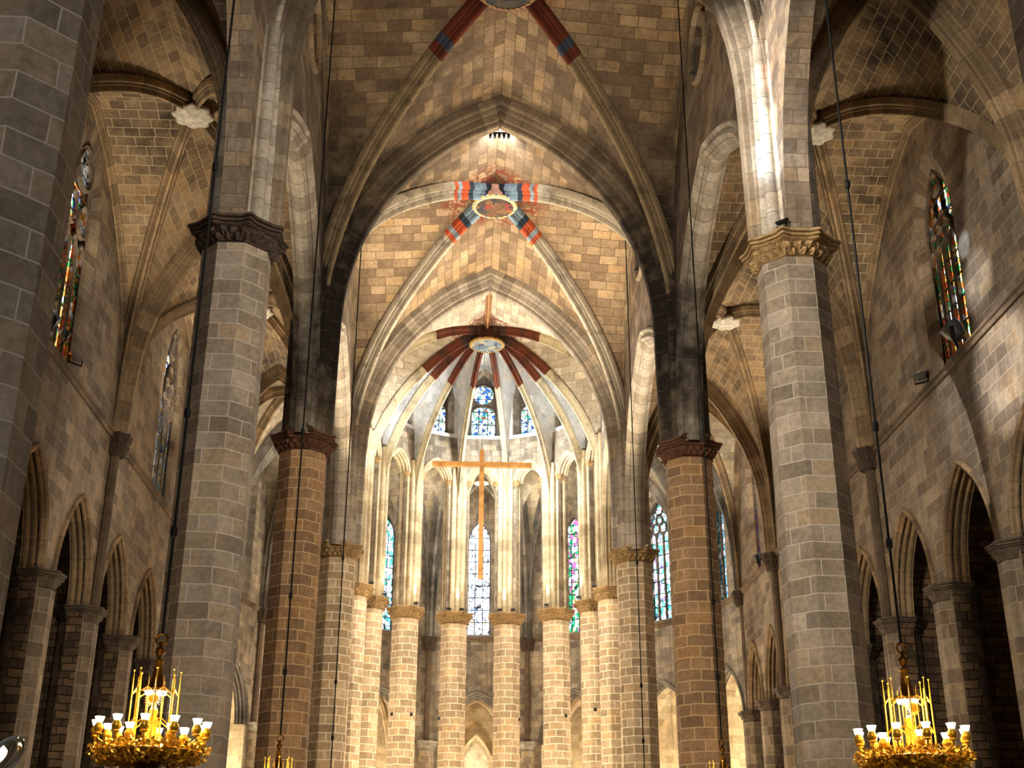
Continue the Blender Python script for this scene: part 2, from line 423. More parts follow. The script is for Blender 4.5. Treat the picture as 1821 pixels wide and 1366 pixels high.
def painted(name, base, bands):
    """rib stone carrying old paint near the keystone; bands: (distance in m from the key, colour or None)"""
    N = NT(name)
    uv = N.n('ShaderNodeUVMap').outputs[0]
    sp = N.n('ShaderNodeSeparateXYZ'); N.l(uv, sp.inputs[0])
    geo = N.n('ShaderNodeNewGeometry').outputs['Position']
    fine = N.noise(geo, 10, 5, .7); mid = N.noise(geo, 1.5, 4, .6)
    d = N.math('DIVIDE', sp.outputs[1], 8.0)
    pts = []
    for dist, c in bands: pts.append((dist/8.0, c))
    col = N.ramp(d, pts, 'CONSTANT')
    col = N.mix(1, col, N.ramp(fine, [(.25, (.6, .6, .6)), (.75, (1.2, 1.2, 1.2))]), 'MULTIPLY')
    col = N.mix(N.math('MULTIPLY', N.ramp(mid, [(.5, (0, 0, 0)), (.68, (1, 1, 1))]), .55), col, C('2a1a12'))
    wv = N.n('ShaderNodeTexWave', wave_type='BANDS', bands_direction='X'); N.l(uv, wv.inputs['Vector'])
    N.bsdf(col, .85, bump=fine, bstr=.25)
    return N.m
RS1, RS2 = C('93816a'), C('a89778')
M['rib_k0'] = painted('painted_rib_red_blue', 0, [(0, C('5c2614')), (1.0, C('572412')), (1.9, C('642c18')), (3.1, C('3d4450')), (3.5, C('642e1a')), (3.9, C('8b7656'))])
M['rib_k1'] = painted('painted_rib_blue_orange', 0, [(0, C('2a3038')), (.95, C('7f93a0')), (1.8, C('33404c')), (2.1, C('c05530')), (2.6, C('9aa6ac')), (2.85, C('c86038')), (3.1, C('b3a68f'))])
M['rib_ka'] = painted('painted_rib_dark_red', 0, [(0, C('5c4630')), (.9, C('3c2418')), (1.6, C('59280f')), (2.6, C('4a2412')), (3.0, C('5e2c14')), (4.1, C('b7a47f'))])
KB = {0: 'red-painted', 1: 'blue-and-orange-painted'}
COLN = {0: 'nearest', 1: 'second', 2: 'third', 3: 'fourth'}
def colname(i, s): return f"{COLN[i]} {SIDE[s]} nave column"

# nave bays
for b in range(3):
    y0, y1 = YB[b], YB[b+1]; yc = (y0+y1)/2
    cs = [(-NX, y0, 0), (NX, y0, 0), (NX, y1, 0), (-NX, y1, 0)]
    VAULTS.append(vault('nave', (0, yc, 0), cs, F_NAVE, M['vault'], dome=.55))
    if b == 0: continue
    for j, (x, y, _) in enumerate(cs):
        mb = MB(); rib(mb, (0, yc, 0), (x, y, 0), F_NAVE, .30, .60, .55)
        mb.build('rib', M['rib_k0'] if b == 1 else M['rib_k1'], VAULTS[b])['label'] = ('rib with old red paint near the keystone' if b == 1 else 'rib painted blue and orange near the keystone')
# bay 0: only the rib springers near the second columns show
for sd in (-1, 1):
    mb = MB(); rib(mb, (0, (YB[0]+YB[1])/2, 0), (sd*NX, YB[1], 0), F_NAVE, .30, .60, .55)
    mb.build('rib', M['rib_pale'], VAULTS[0])
for i in (1, 2, 3):
    mb = MB(); transverse(mb, (-NX, YB[i], 0), (NX, YB[i], 0), F_NAVE, PROF_T)
    o = mb.build('transverse_arch', M['rib'] if i < 3 else M['rib_pale'])
    tag(o, {1: 'huge moulded arch leaving the top edge above the second pair of columns', 2: 'dark sooty pointed arch across the nave above the third pair of columns', 3: 'pale pointed arch across the nave in front of the apse vault'}[i], 'arch', 'pointed arches across the nave')
# apse
AP = [(-RA*math.cos(PI*k/7), CY+RA*math.sin(PI*k/7), 0) for k in range(8)]
KA = (0, 60.3, 0)
cs = [(-NX, YB[3], 0)]+AP+[(NX, YB[3], 0)]
cs2 = cs
VA = vault('apse', KA, cs2, F_NAVE, M['vault_apse'], [1.6]+[2.3]*7+[1.6]+[1.0], rise=[0]+[.95]*7+[0, 0])
APN = ['first', 'second', 'third', 'fourth', 'fifth', 'sixth', 'seventh', 'eighth']
for j, P in enumerate(cs):
    mb = MB(); rib(mb, KA, P, F_NAVE, .155, .40)
    mb.build('rib', M['rib_ka'], VA)['label'] = 'rib painted dark red in its upper part'
mb = MB()
path = [(0, YB[3]+.2+(60.3-YB[3]-.2)*t, 30.25) for t in (0, .25, .5, .75, 1)]
mb.sweep(path, (1, 0, 0), prof_rib(.17, .34), side=-1)
mb.build('ridge_rib', plain('ridge_rib_ochre', C('a3764a'), .85, nz=5), VA)['label'] = 'short straight ochre rib'

# aisle bays and straight ambulatory bays
AXC = -9.85
for s in (-1, 1):
    ys = YB+[CY]
    for b in range(4):
        y0, y1 = ys[b], ys[b+1]; yc = (y0+y1)/2
        xi, xo = s*NX, s*13.15
        O = ((xi+xo)/2, yc, 0)
        cs = [(xi, y0, 0), (xo, y0, 0), (xo, y1, 0), (xi, y1, 0)]
        va = vault('aisle', O, cs, F_AISLE if b < 3 else F_AMB, M['vault_aisle'] if b < 3 else M['vault_amb'])
        if b == 0: continue
        for j, (x, y, _) in enumerate(cs):
            mb = MB(); rib(mb, O, (x, y, 0), F_AISLE if b < 3 else F_AMB, .20, .42)
            mb.build('rib', M['rib_aisle'], va)
        mb = MB(); h = (y1-y0)/2; FF = F_AISLE if b < 3 else F_AMB
        path = [(s*(WX-.02), yc-h*q, FF(q)) for q in reversed(QS)]+[(s*(WX-.02), yc+h*q, FF(q)) for q in QS[1:]]
        mb.sweep(path, (1, 0, 0), prof_rib(.17, .24), side=-1); mb.build('wall_rib', M['rib_aisle'], va)
    for i in (1, 2, 3):
        mb = MB(); transverse(mb, (s*(NX+.0), YB[i], 0), (s*13.15, YB[i], 0), F_AISLE, [(w*.62, n*.6) for w, n in PROF_T])
        o = mb.build('aisle_arch', M['rib_aisle'])
        tag(o, f"narrow pointed arch across the {SIDE[s]} aisle at the {colname(i, s)}", 'arch', f'arches across the {SIDE[s]} aisle')
# ambulatory
OP = [(-RO*math.cos(PI*k/7), CY+RO*math.sin(PI*k/7), 0) for k in range(8)]
for k in range(7):
    I0, I1, O0, O1 = AP[k], AP[k+1], OP[k], OP[k+1]
    a = PI*(k+.5)/7; r = 9.7
    K = (-r*math.cos(a), CY+r*math.sin(a), 0)
    va = vault('amb', K, [I0, O0, O1, I1], F_AMB, M['vault_amb'], [1.2, 1.5, 1.2, 3.0])
    for P, nm in ((O0, 'left'), (O1, 'right')):
        mb = MB(); rib(mb, K, P, F_AMB, .18, .4)
        mb.build('rib', M['rib_amb'], va)
for k in range(8):
    if k in (0, 7): pass
    mb = MB(); transverse(mb, AP[k], OP[k], F_AMB, [(w*.5, n*.5) for w, n in PROF_T])
    tag(mb.build('ambulatory_arch', M['rib_amb']), f"grey arch crossing the ambulatory behind the {APN[k]} apse column from the left", 'arch', 'arches across the ambulatory')

# ------------------------------------------------------------------ walls
def wall_panel(mb, o, ex, L, zlo, zhi, ops, step=1.6):
    """flat wall from 2-D point o along ex; ops: list of (c, hw, outline[(da,z)], zsill) openings"""
    o = Vector(o); ex = Vector(ex).normalized()
    xs = {0.0, L}
    for c, hw, out, sill in ops:
        for da, z in out: xs.add(round(c+da, 5))
    n = int(L/step)
    for i in range(n+1):
        x = L*i/n
        xs.add(round(x, 5))
    xs = sorted(x for x in xs if 0 <= x <= L)
    def up(out, da):
        for i in range(len(out)-1):
            if out[i][0]-1e-6 <= da <= out[i+1][0]+1e-6:
                w = out[i+1][0]-out[i][0]
                if w < 1e-7: continue
                t = (da-out[i][0])/w
                return out[i][1]+(out[i+1][1]-out[i][1])*t
        return out[0][1]
    for a, b in zip(xs, xs[1:]):
        if b-a < 1e-5: continue
        m = (a+b)/2
        ivs = [(zlo, zlo, zhi, zhi)]
        for c, hw, out, sill in sorted(ops, key=lambda q: (q[3] if not callable(q[3]) else q[3](0))):
            if c-hw < m < c+hw:
                sl = sill if callable(sill) else (lambda d, v=sill: v)
                l = ivs.pop()
                ivs.append((l[0], l[1], sl(a-c), sl(b-c)))
                ivs.append((up(out, a-c), up(out, b-c), zhi, zhi))
        for la, lb, ha, hb in ivs:
            if ha-la < 1e-4 and hb-lb < 1e-4: continue
            P = [o+ex*a, o+ex*b]
            mb.quad([(P[0].x, P[0].y, la), (P[1].x, P[1].y, lb), (P[1].x, P[1].y, hb), (P[0].x, P[0].y, ha)], [(a, la), (b, lb), (b, hb), (a, ha)])
def place(o, ex, nrm, c, pts, depth, sill=None):
    o = Vector(o); ex = Vector(ex).normalized(); nrm = Vector(nrm).normalized()
    return [(o.x+ex.x*(c+da)+nrm.x*depth, o.y+ex.y*(c+da)+nrm.y*depth, z) for da, z in pts]
def reveal(mb, o, ex, nrm, c, rows):
    """rows: list of (outline, depth) – closed loops joined into the sides of an opening"""
    R = [place(o, ex, nrm, c, out, d) for out, d in rows]
    uvs = []
    u = [0]
    for i in range(1, len(R[0])): u.append(u[-1]+math.dist(R[0][i], R[0][i-1]))
    for out, d in rows: uvs.append([(d, x) for x in u])
    mb.grid(R, uvs)

WIN = [0]
def window(o, ex, nrm, c, hwo, hwi, sill, zs, za, gkey, lights, style, mat_wall, label, depth=.9, trmat='tracery', rose=False, bars=.75, splay=.35):
    """opening reveals go into the wall; window object holds glass, tracery, iron bars. Returns the opening for wall_panel and adds the reveal mesh."""
    outer = pointed(hwo, zs, za, 10)
    zi = zs; zai = za-(hwo-hwi)*1.25
    inner = pointed(hwi, zi, zai, 10)
    si = sill+splay
    ol = [(-hwo, sill)]+outer+[(hwo, sill)]; il = [(-hwi, si)]+inner+[(hwi, si)]
    ol.append(ol[0]); il.append(il[0])
    mid = [((a[0]+b[0])/2, (a[1]+b[1])/2) for a, b in zip(ol, il)]
    mb = MB(); reveal(mb, o, ex, nrm, c, [(ol, 0), (il, depth*.72), (il, depth+.25)])
    WIN[0] += 1
    root = thing(f'window_{WIN[0]}', (0, 0, 0), label, 'window', kind='structure')
    mb.build('reveal', mat_wall, root, sharp=30)
    # glass: fan of quads under the arch
    gm = MB(); d = depth
    n = len(inner); gu = MB(); zsp = zai-2.1*hwi*.64-.2
    for i in range(n-1):
        A_, B_ = inner[i], inner[i+1]
        if rose:
            lo_ = [(A_[0], si), (B_[0], si), (B_[0], min(B_[1], zsp)), (A_[0], min(A_[1], zsp))]
            gm.quad(place(o, ex, nrm, c, lo_, d), lo_)
            if max(A_[1], B_[1]) > zsp:
                hi_ = [(A_[0], min(A_[1], zsp)), (B_[0], min(B_[1], zsp)), B_, A_]
                gu.quad(place(o, ex, nrm, c, hi_, d), hi_)
        else:
            lo_ = [(A_[0], si), (B_[0], si), B_, A_]
            gm.quad(place(o, ex, nrm, c, lo_, d), lo_)
    if gu.v: gu.build('upper_glass', G['white'], root, sharp=None)['label'] = 'pale glass of the round rose'
    gm.build('glass', G[gkey], root, sharp=None)
    tm = MB(); w = 2*hwi/lights; zl = zs-(.2 if style != 'apse' else 0)
    def pt(a, z, dd=-.02): return place(o, ex, nrm, c, [(a, z)], d+dd)[0]
    r = (.11 if hwi > .9 else .075) if hwi > .6 else .05
    def plate(z0f, opens, dd):
        # stone plate pierced by openings (ellipses) between the lancet heads and the arch
        N_ = 56
        def arch(a):
            for i in range(len(inner)-1):
                if inner[i][0]-1e-6 <= a <= inner[i+1][0]+1e-6 and inner[i+1][0] > inner[i][0]:
                    t = (a-inner[i][0])/(inner[i+1][0]-inner[i][0]); return inner[i][1]+t*(inner[i+1][1]-inner[i][1])
            return zi
        def solid(a):
            cur = z0f(a); top = arch(a); segs = []
            holes = []
            for (cx, cz, rx, rz) in opens:
                u = (a-cx)/rx
                if abs(u) < 1:
                    hh = rz*math.sqrt(1-u*u); holes.append((cz-hh, cz+hh))
            for h0, h1 in sorted(holes):
                if h0 > cur: segs.append((cur, min(h0, top)))
                cur = max(cur, h1)
            if cur < top: segs.append((cur, top))
            return [q for q in segs if q[1] > q[0]]
        for i in range(N_):
            a0 = -hwi+2*hwi*i/N_; a1 = -hwi+2*hwi*(i+1)/N_; am = (a0+a1)/2
            for z0, z1 in solid(am):
                tm.quad([pt(a0, z0, dd), pt(a1, z0, dd), pt(a1, z1, dd), pt(a0, z1, dd)])
    if style == 'gothic':
        zl = zs-.9
        for i in range(1, lights):
            a = -hwi+w*i; tm.tube([pt(a, si), pt(a, zl+.3)], r, 6)
        for i in range(lights):
            a = -hwi+w*(i+.5)
            out = pointed(w/2-.02, zl, zl+w*.8, 5)
            tm.tube([pt(a+x, z) for x, z in out], r*.8, 6)
        opens = []
        heads = [(-hwi+w*(i+.5)) for i in range(lights)]
        def z0f(a):
            b = min(heads, key=lambda q: abs(q-a)); u = min(abs(a-b)/(w/2), 1)
            return zl+w*.8*(1-u**1.7)
        # tracery head: rose or stacked ovals
        if rose:
            rr = hwi*.64; cz = zai-rr-.16
            tm.tube([pt(rr*math.cos(2*PI*i/24), cz+rr*math.sin(2*PI*i/24)) for i in range(24)], r*1.1, 6, True)
            for i in range(2):
                a = (-1, 1)[i]*hwi*.48
                tm.tube([pt(a+hwi*.34*math.cos(2*PI*j/14), zl+w*.95+hwi*.55+hwi*.5*math.sin(2*PI*j/14)) for j in range(14)], r*.8, 6, True)
                opens.append((a, zl+w*.95+hwi*.55, hwi*.34, hwi*.5))
            opens.append((0, cz, rr, rr))
        else:
            rows = [(zl+w*1.15, lights-1, w*.52), (zl+w*2.0, max(lights-2, 1), w*.5), (zai-w*.95, 1, w*.62)]
            for z, k, rad in rows:
                for i in range(k):
                    a = (i-(k-1)/2)*w
                    ring = [pt(a+rad*math.cos(2*PI*j/12)*(1 if j % 3 else .82), z+rad*1.2*math.sin(2*PI*j/12)*(1 if j % 3 else .85)) for j in range(12)]
                    tm.tube(ring, r*.9, 6, True)
                    opens.append((a, z, rad*.8, rad*1.0))
        plate(z0f, opens, .0)
    elif style == 'apse':
        rr = hwi*.84; cz = 29.45
        tm.tube([pt(rr*math.cos(2*PI*i/28), cz+rr*math.sin(2*PI*i/28)) for i in range(28)], .07, 6, True)
        top = cz-rr-.05
        hd = []
        R_ = hwi-.03
        for i in range(13):
            t = PI*i/12; hd.append((-R_*math.cos(t), top-.62+.60*math.sin(t)**.8))
        tm.tube([pt(-R_, si)]+[pt(x, z) for x, z in hd]+[pt(R_, si)], .07, 6)
        plate(lambda a: top-.62+.60*max(1-(a/hwi)**2, 0)**.4, [(0, cz, rr, rr)], -.01)
    outl = [pt(*q) for q in il[:-1]]
    tm.tube(outl, r*.8, 6, True)
    tm.build('tracery', M[trmat], root, sharp=60)
    bm_ = MB(); z = si+bars
    while z < zai-.4:
        hwz = hwi
        for i in range(len(inner)-1):
            if inner[i][0] < 0 and inner[i][1] <= z <= inner[i+1][1]: hwz = -inner[i][0]
        if z < zs: hwz = hwi
        bm_.tube([pt(-hwz, z, -.03), pt(hwz, z, -.03)], .028, 5); z += bars
    if lights == 3 or style == 'apse':
        if style != 'gothic':
            for i in (1, 2):
                a = -hwi+2*hwi/3*i; bm_.tube([pt(a, si, -.03), pt(a, zs+(.1 if style != 'apse' else -.9), -.03)], .028, 5)
    bm_.build('glazing_bars', M['lead'], root, sharp=None)
    # portal so that daylight finds the opening
    L = bpy.data.lights.new('daylight_portal', 'AREA'); L.shape = 'RECTANGLE'; L.size = 2*hwi; L.size_y = zai-si
    try: L.cycles.is_portal = True
    except Exception: pass
    lo = bpy.data.objects.new('daylight_portal', L); COL.objects.link(lo)
    pc = Vector(place(o, ex, nrm, c, [(0, (si+zai)/2)], depth+.3)[0]); lo.location = pc
    inward = Vector((-Vector(nrm).x, -Vector(nrm).y, 0)).normalized()
    lo.rotation_euler = inward.to_track_quat('-Z', 'Z').to_euler()
    return (c, hwo, outer, sill)

def chapel_outline(hw, zs=10.35, za=13.35): return pointed(hw, zs, za, 12)
HOOD = [(-.16, -.02), (-.16, .10), (-.08, .16), (.02, .10), (.06, .2), (.14, .26), (.2, .2), (.2, .02)]
def archivolt(o, ex, nrm, c, outline, zfoot, name, mat, label, cat, grp, w=.38):
    """moulded frame around an arched opening on the wall face (sticks out towards the room) with its stepped inner orders"""
    pts = [(outline[0][0], zfoot)]+outline+[(outline[-1][0], zfoot)] if zfoot < outline[0][1]-.01 else outline
    mb = MB()
    nr = Vector(nrm).normalized()
    # profile: (outward radial offset, depth along nrm; negative = towards the room)
    pf = [(.20, .02), (.20, -.07), (.13, -.12), (.06, -.07), (.05, 0), (0, -.02), (-.05, .03), (-.05, .08), (.02, .10), (.02, .15), (-.05, .15), (-.12, .19), (-.12, .25), (-.05, .27), (-.05, .32), (-.14, .33), (-.19, .38), (-.19, .45), (-.13, .47), (-.22, .5)]
    rows = []
    for i, (a, z) in enumerate(pts):
        p0 = pts[max(i-1, 0)]; p1 = pts[min(i+1, len(pts)-1)]
        tx, tz = p1[0]-p0[0], p1[1]-p0[1]; l = math.hypot(tx, tz)
        nx, nz = -tz/l, tx/l
        rows.append([place(o, ex, nrm, c, [(a+nx*r, z+nz*r)], d)[0] for r, d in pf])
    uvs = []; acc = 0
    for i, rw in enumerate(rows):
        if i: acc += math.dist(rows[i][0], rows[i-1][0])
        uvs.append([(j*.08, acc) for j in range(len(pf))])
    mb.grid(rows, uvs)
    return tag(mb.build(name, mat, sharp=40), label, cat, grp)

# ---- aisle outer walls
WG = {(-1, 1): ('orange', 3, 'gothic', True), (-1, 2): ('yellowblue', 3, 'gothic', False), (-1, 3): ('blue', 2, 'gothic', False),
      (1, 1): ('orange', 4, 'gothic', False), (1, 2): ('multi', 4, 'gothic', False), (1, 3): ('multi', 2, 'gothic', False)}
CHN = ['first', 'second', 'third', 'fourth', 'fifth', 'sixth', 'seventh', 'eighth']
CH = {}
for s in (-1, 1):
    o = (s*WX, Y0); ex = (0, 1); nrm = (s, 0)
    ops = []
    ys = YB+[CY]; cnt = 0
    for b in range(1, 4):
        y0, y1 = ys[b], ys[b+1]; n = 3 if b < 3 else 2
        for i in range(n):
            yc = y0+(y1-y0)*(i+.5)/n; hw = 1.72 if b < 3 else 1.35
            out = chapel_outline(hw)
            ops.append((yc-Y0, hw, out, 0.0))
            CH.setdefault(s, []).append((yc, (y1-y0)/n))
            archivolt(o, ex, nrm, yc-Y0, out, 10.35, 'chapel_arch', M['rib_aisle'],
                      f"pointed chapel arch low in the {SIDE[s]} aisle wall, {CHN[cnt]} from the near end", 'arch', f'chapel arches of the {SIDE[s]} aisle')
            cnt += 1
        gk, lt, st, rose = WG[(s, b)]
        yc = (y0+y1)/2
        if b < 3:
            lab = {(-1, 1): 'tall stained-glass window with a pale round rose on top, nearest on the left', (-1, 2): 'tall yellow and blue stained-glass window beside the second left column', (1, 1): 'tall four-light traceried window with red and orange glass, nearest on the right', (1, 2): 'traceried stained-glass window of the right aisle hidden behind the big column'}[(s, b)]
            yw, ho, hi, zz, dp = {(-1, 1): (33.85, 1.85, 1.1, 24.75, .2), (-1, 2): (47.3, 1.5, 1.15, 24.1, .2), (1, 1): (32.6, 1.5, 1.05, 23.5, .3), (1, 2): (47.2, 1.5, 1.0, 24.0, .3)}[(s, b)]
            op = window(o, ex, nrm, yw-Y0, ho, hi, 16.5, 20.9, zz, gk, lt, st, M['wall'], lab, depth=dp, rose=rose, splay=.15)
        else:
            lab = f"slender two-light stained-glass window of the {SIDE[s]} aisle just before the apse"
            op = window(o, ex, nrm, yc-Y0, 1.0, .62, 16.5, 21.4, 23.3, gk, lt, st, M['wall'], lab, depth=.3, splay=.2)
        ops.append(op)
    mb = MB(); wall_panel(mb, o, ex, CY-Y0, 0, 26.5, ops)
    mb.build('wall_'+SIDE[s], M['wall'], kind='structure', sharp=None)
    # chapels behind: back wall, partitions, ribbed barrel
    mb = MB(); D = 4.2; xw = s*(WX+.48); xb = s*(WX+D)
    for (yc, w) in CH[s]:
        prof = [(-w/2+.1, 0)]+[(a, z) for a, z in pointed(w/2-.1, 10.3, 14.0, 8)]+[(w/2-.1, 0)]
        rows = [[(xx, yc+a, z) for a, z in prof] for xx in (xw-s*.1, xb)]
        u = [0]
        for i in range(1, len(prof)): u.append(u[-1]+math.dist(prof[i], prof[i-1]))
        mb.grid(rows, [[(0, q) for q in u], [(D, q) for q in u]])
        mb.quad([(xb, yc+a, z) for a, z in prof], [(a, z) for a, z in prof])
        # flange closing the gap behind the front wall
        out = chapel_outline(1.72 if w > 4 else 1.35)
        for (a, z), (a2, z2) in zip([(out[0][0], 0)]+out, out+[(out[-1][0], 0)]):
            mb.quad([(s*WX, yc+a, z), (s*WX, yc+a2, z2), (xw, yc+a2, z2), (xw, yc+a, z)], [(0, z), (0, z2), (.48, z2), (.48, z)])
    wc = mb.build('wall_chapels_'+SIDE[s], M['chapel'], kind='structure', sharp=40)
    for i, (yc, w) in enumerate(CH[s]):
        mb = MB(); hw = w/2-.5
        pts = [(s*(WX+2.0), yc+a, z) for a, z in [(-hw, 8.2)]+pointed(hw, 10.0, 13.3, 8)+[(hw, 8.2)]]
        mb.sweep(pts, (1, 0, 0), prof_rib(.22, .4), side=1 if True else -1)
        mb.build('rib', M['rib_aisle'], wc)

# ---- piers between chapels
def capital_prof(r, h):
    return [(r, 0), (r*1.06, h*.05), (r*1.06, h*.12), (r*1.0, h*.16), (r*1.08, h*.3), (r*1.22, h*.55), (r*1.3, h*.68), (r*1.24, h*.72), (r*1.34, h*.8), (r*1.38, h*.86), (r*1.34, h*.9), (r*1.34, h)]
def carved_capital(mb, c, r, h, n=96, phase=PI/8, amp=.07, seed=1):
    """octagonal capital: necking, band of carved leaves, stepped abacus with projecting corners"""
    rnd = random.Random(seed)
    nl = 24 if n > 120 else 16
    jit = [[(rnd.uniform(.75, 1.25), rnd.uniform(-.25, .25)) for _ in range(nl)] for _ in range(2)]
    ts = [0, .03, .06, .10]+[.12+.46*i/20 for i in range(21)]+[.60, .62, .66, .70, .73, .75, .80, .85, .87, .89, .95, 1]
    rings = []
    for t in ts:
        if t < .08: rr = 1.0+.06*math.sin(min(t/.06, 1)*PI)
        elif t <= .58: rr = 1.0+.20*((t-.10)/.48)**1.4
        elif t < .61: rr = 1.16
        elif t < .71: rr = 1.22+.04*math.sin((t-.61)/.1*PI)
        elif t < .74: rr = 1.20
        elif t < .86: rr = 1.29
        elif t < .88: rr = 1.26
        else: rr = 1.36
        ring = []
        for j in range(n):
            a = 2*PI*j/n+phase
            sec = PI/4; aa = ((a-phase) % sec)-sec/2
            k = math.cos(PI/8)/math.cos(aa)
            d = 0
            if .11 < t < .59:
                v = (t-.11)/.48
                best = 0
                for row in (0, 1):
                    u = (a/(2*PI)*nl+.5*row) % nl
                    q = int(u); amp_j, off = jit[row][q]
                    uu = (u-q-.5)*2+off*.5; vv = (v-(.30+.40*row)+off*.2)/.36
                    rad = math.hypot(uu, vv); th = math.atan2(vv, uu)
                    leaf = max(0, 1-(rad/(.72+.26*math.cos(5*th+PI/2)))**2)
                    best = max(best, leaf**.5*amp_j*(1-.35*abs(math.sin(uu*4))))
                d = amp*(best-.25)
            elif t > .6:
                d = amp*.75*(abs(math.cos(4*(a-phase))))**10*(1 if t < .99 else .9)
            ring.append((c[0]+(rr*k*r+d)*math.cos(a), c[1]+(rr*k*r+d)*math.sin(a), c[2]+t*h))
        rings.append(ring)
    mb.rings(rings)
def octring(c, r, z, phase=PI/8): return [(c[0]+r*math.cos(PI/4*j+phase), c[1]+r*math.sin(PI/4*j+phase), z) for j in range(8)]
def octshaft(mb, c, r, z0, z1, n=1):
    mb.rings([octring(c, r, z0+(z1-z0)*i/n) for i in range(n+1)], vs=[z0+(z1-z0)*i/n for i in range(n+1)])
for s in (-1, 1):
    edges = []
    ys = YB+[CY]
    for b in range(1, 4):
        n = 3 if b < 3 else 2
        for i in range(n+(1 if b == 3 else 0)): edges.append(ys[b]+(ys[b+1]-ys[b])*i/n)
    for i, y in enumerate(edges):
        t = thing('chapel_pier', (s*(WX+.28), y, 0), f"{CHN[i] if i < 8 else 'last'} stone pier between chapels of the {SIDE[s]} aisle, counted from the near end", 'pier', f'chapel piers of the {SIDE[s]} aisle')
        mb = MB(); octshaft(mb, (s*(WX+.28), y), .60, 0, 9.95, 4); mb.build('shaft', M['wall'], t, sharp=20)
        mb = MB(); carved_capital(mb, (s*(WX+.28), y, 9.9), .60, .5, n=64, amp=.05, seed=i); mb.build('capital', M['tracery'], t, sharp=60)

# ---- string course, corbels and wall shafts
STR = [(0, -.12), (.07, -.12), (.1, -.06), (.1, 0), (.17, .03), (.18, .08), (.13, .11), (0, .2)]
def string_course(pts, name, mat):
    mb = MB(); rows = []
    for i, (p, inn) in enumerate(pts):
        rows.append([(p[0]+inn[0]*d, p[1]+inn[1]*d, ZC-.02+z) for d, z in STR])
    acc = 0; uvs = []
    for i, rw in enumerate(rows):
        if i: acc += math.dist(rows[i][0], rows[i-1][0])
        uvs.append([(acc, j*.1) for j in range(len(STR))])
    mb.grid(rows, uvs)
    return mb.build(name, mat, kind='structure', sharp=30)
string_course([((-WX, YB[0]), (1, 0)), ((-WX, CY), (1, 0))], 'trim_1', M['trim'])
string_course([((WX, YB[0]), (-1, 0)), ((WX, CY), (-1, 0))], 'trim_2', M['trim'])
inn = [(-Vector((p[0], p[1]-CY)).normalized()) for p in OP]
string_course([((OP[k][0], OP[k][1]), (inn[k].x, inn[k].y)) for k in range(8)], 'trim_3', M['trim'])
def corbel(x, y, inx, iny, lab1, lab2, zsh=0.0, mat='cap_dark'):
    c = (x+inx*.12, y+iny*.12)
    t = thing('wall_shaft', (c[0], c[1], 0), lab2, 'wall shaft', 'thin shafts on the outer walls')
    mb = MB(); octshaft(mb, c, .17, zsh, 15.75, 3); mb.build('shaft', M['trim'], t, sharp=20)
    mb = MB(); carved_capital(mb, (c[0], c[1], 15.6), .36, .75, n=64, amp=.06, seed=int(x*7+y)); mb.build('corbel', M[mat], t, sharp=60)
for s in (-1, 1):
    for i in (1, 2, 3):
        corbel(s*WX, YB[i], -s, 0, '', f"thin wall shaft with corbel on the {SIDE[s]} aisle wall opposite the {colname(i, s)}", mat='cap_dark')
for k in range(8):
    corbel(OP[k][0], OP[k][1], inn[k].x, inn[k].y, '', f"dark wall shaft with corbel on the ambulatory wall behind the {APN[k]} apse column", mat='cap_dark')

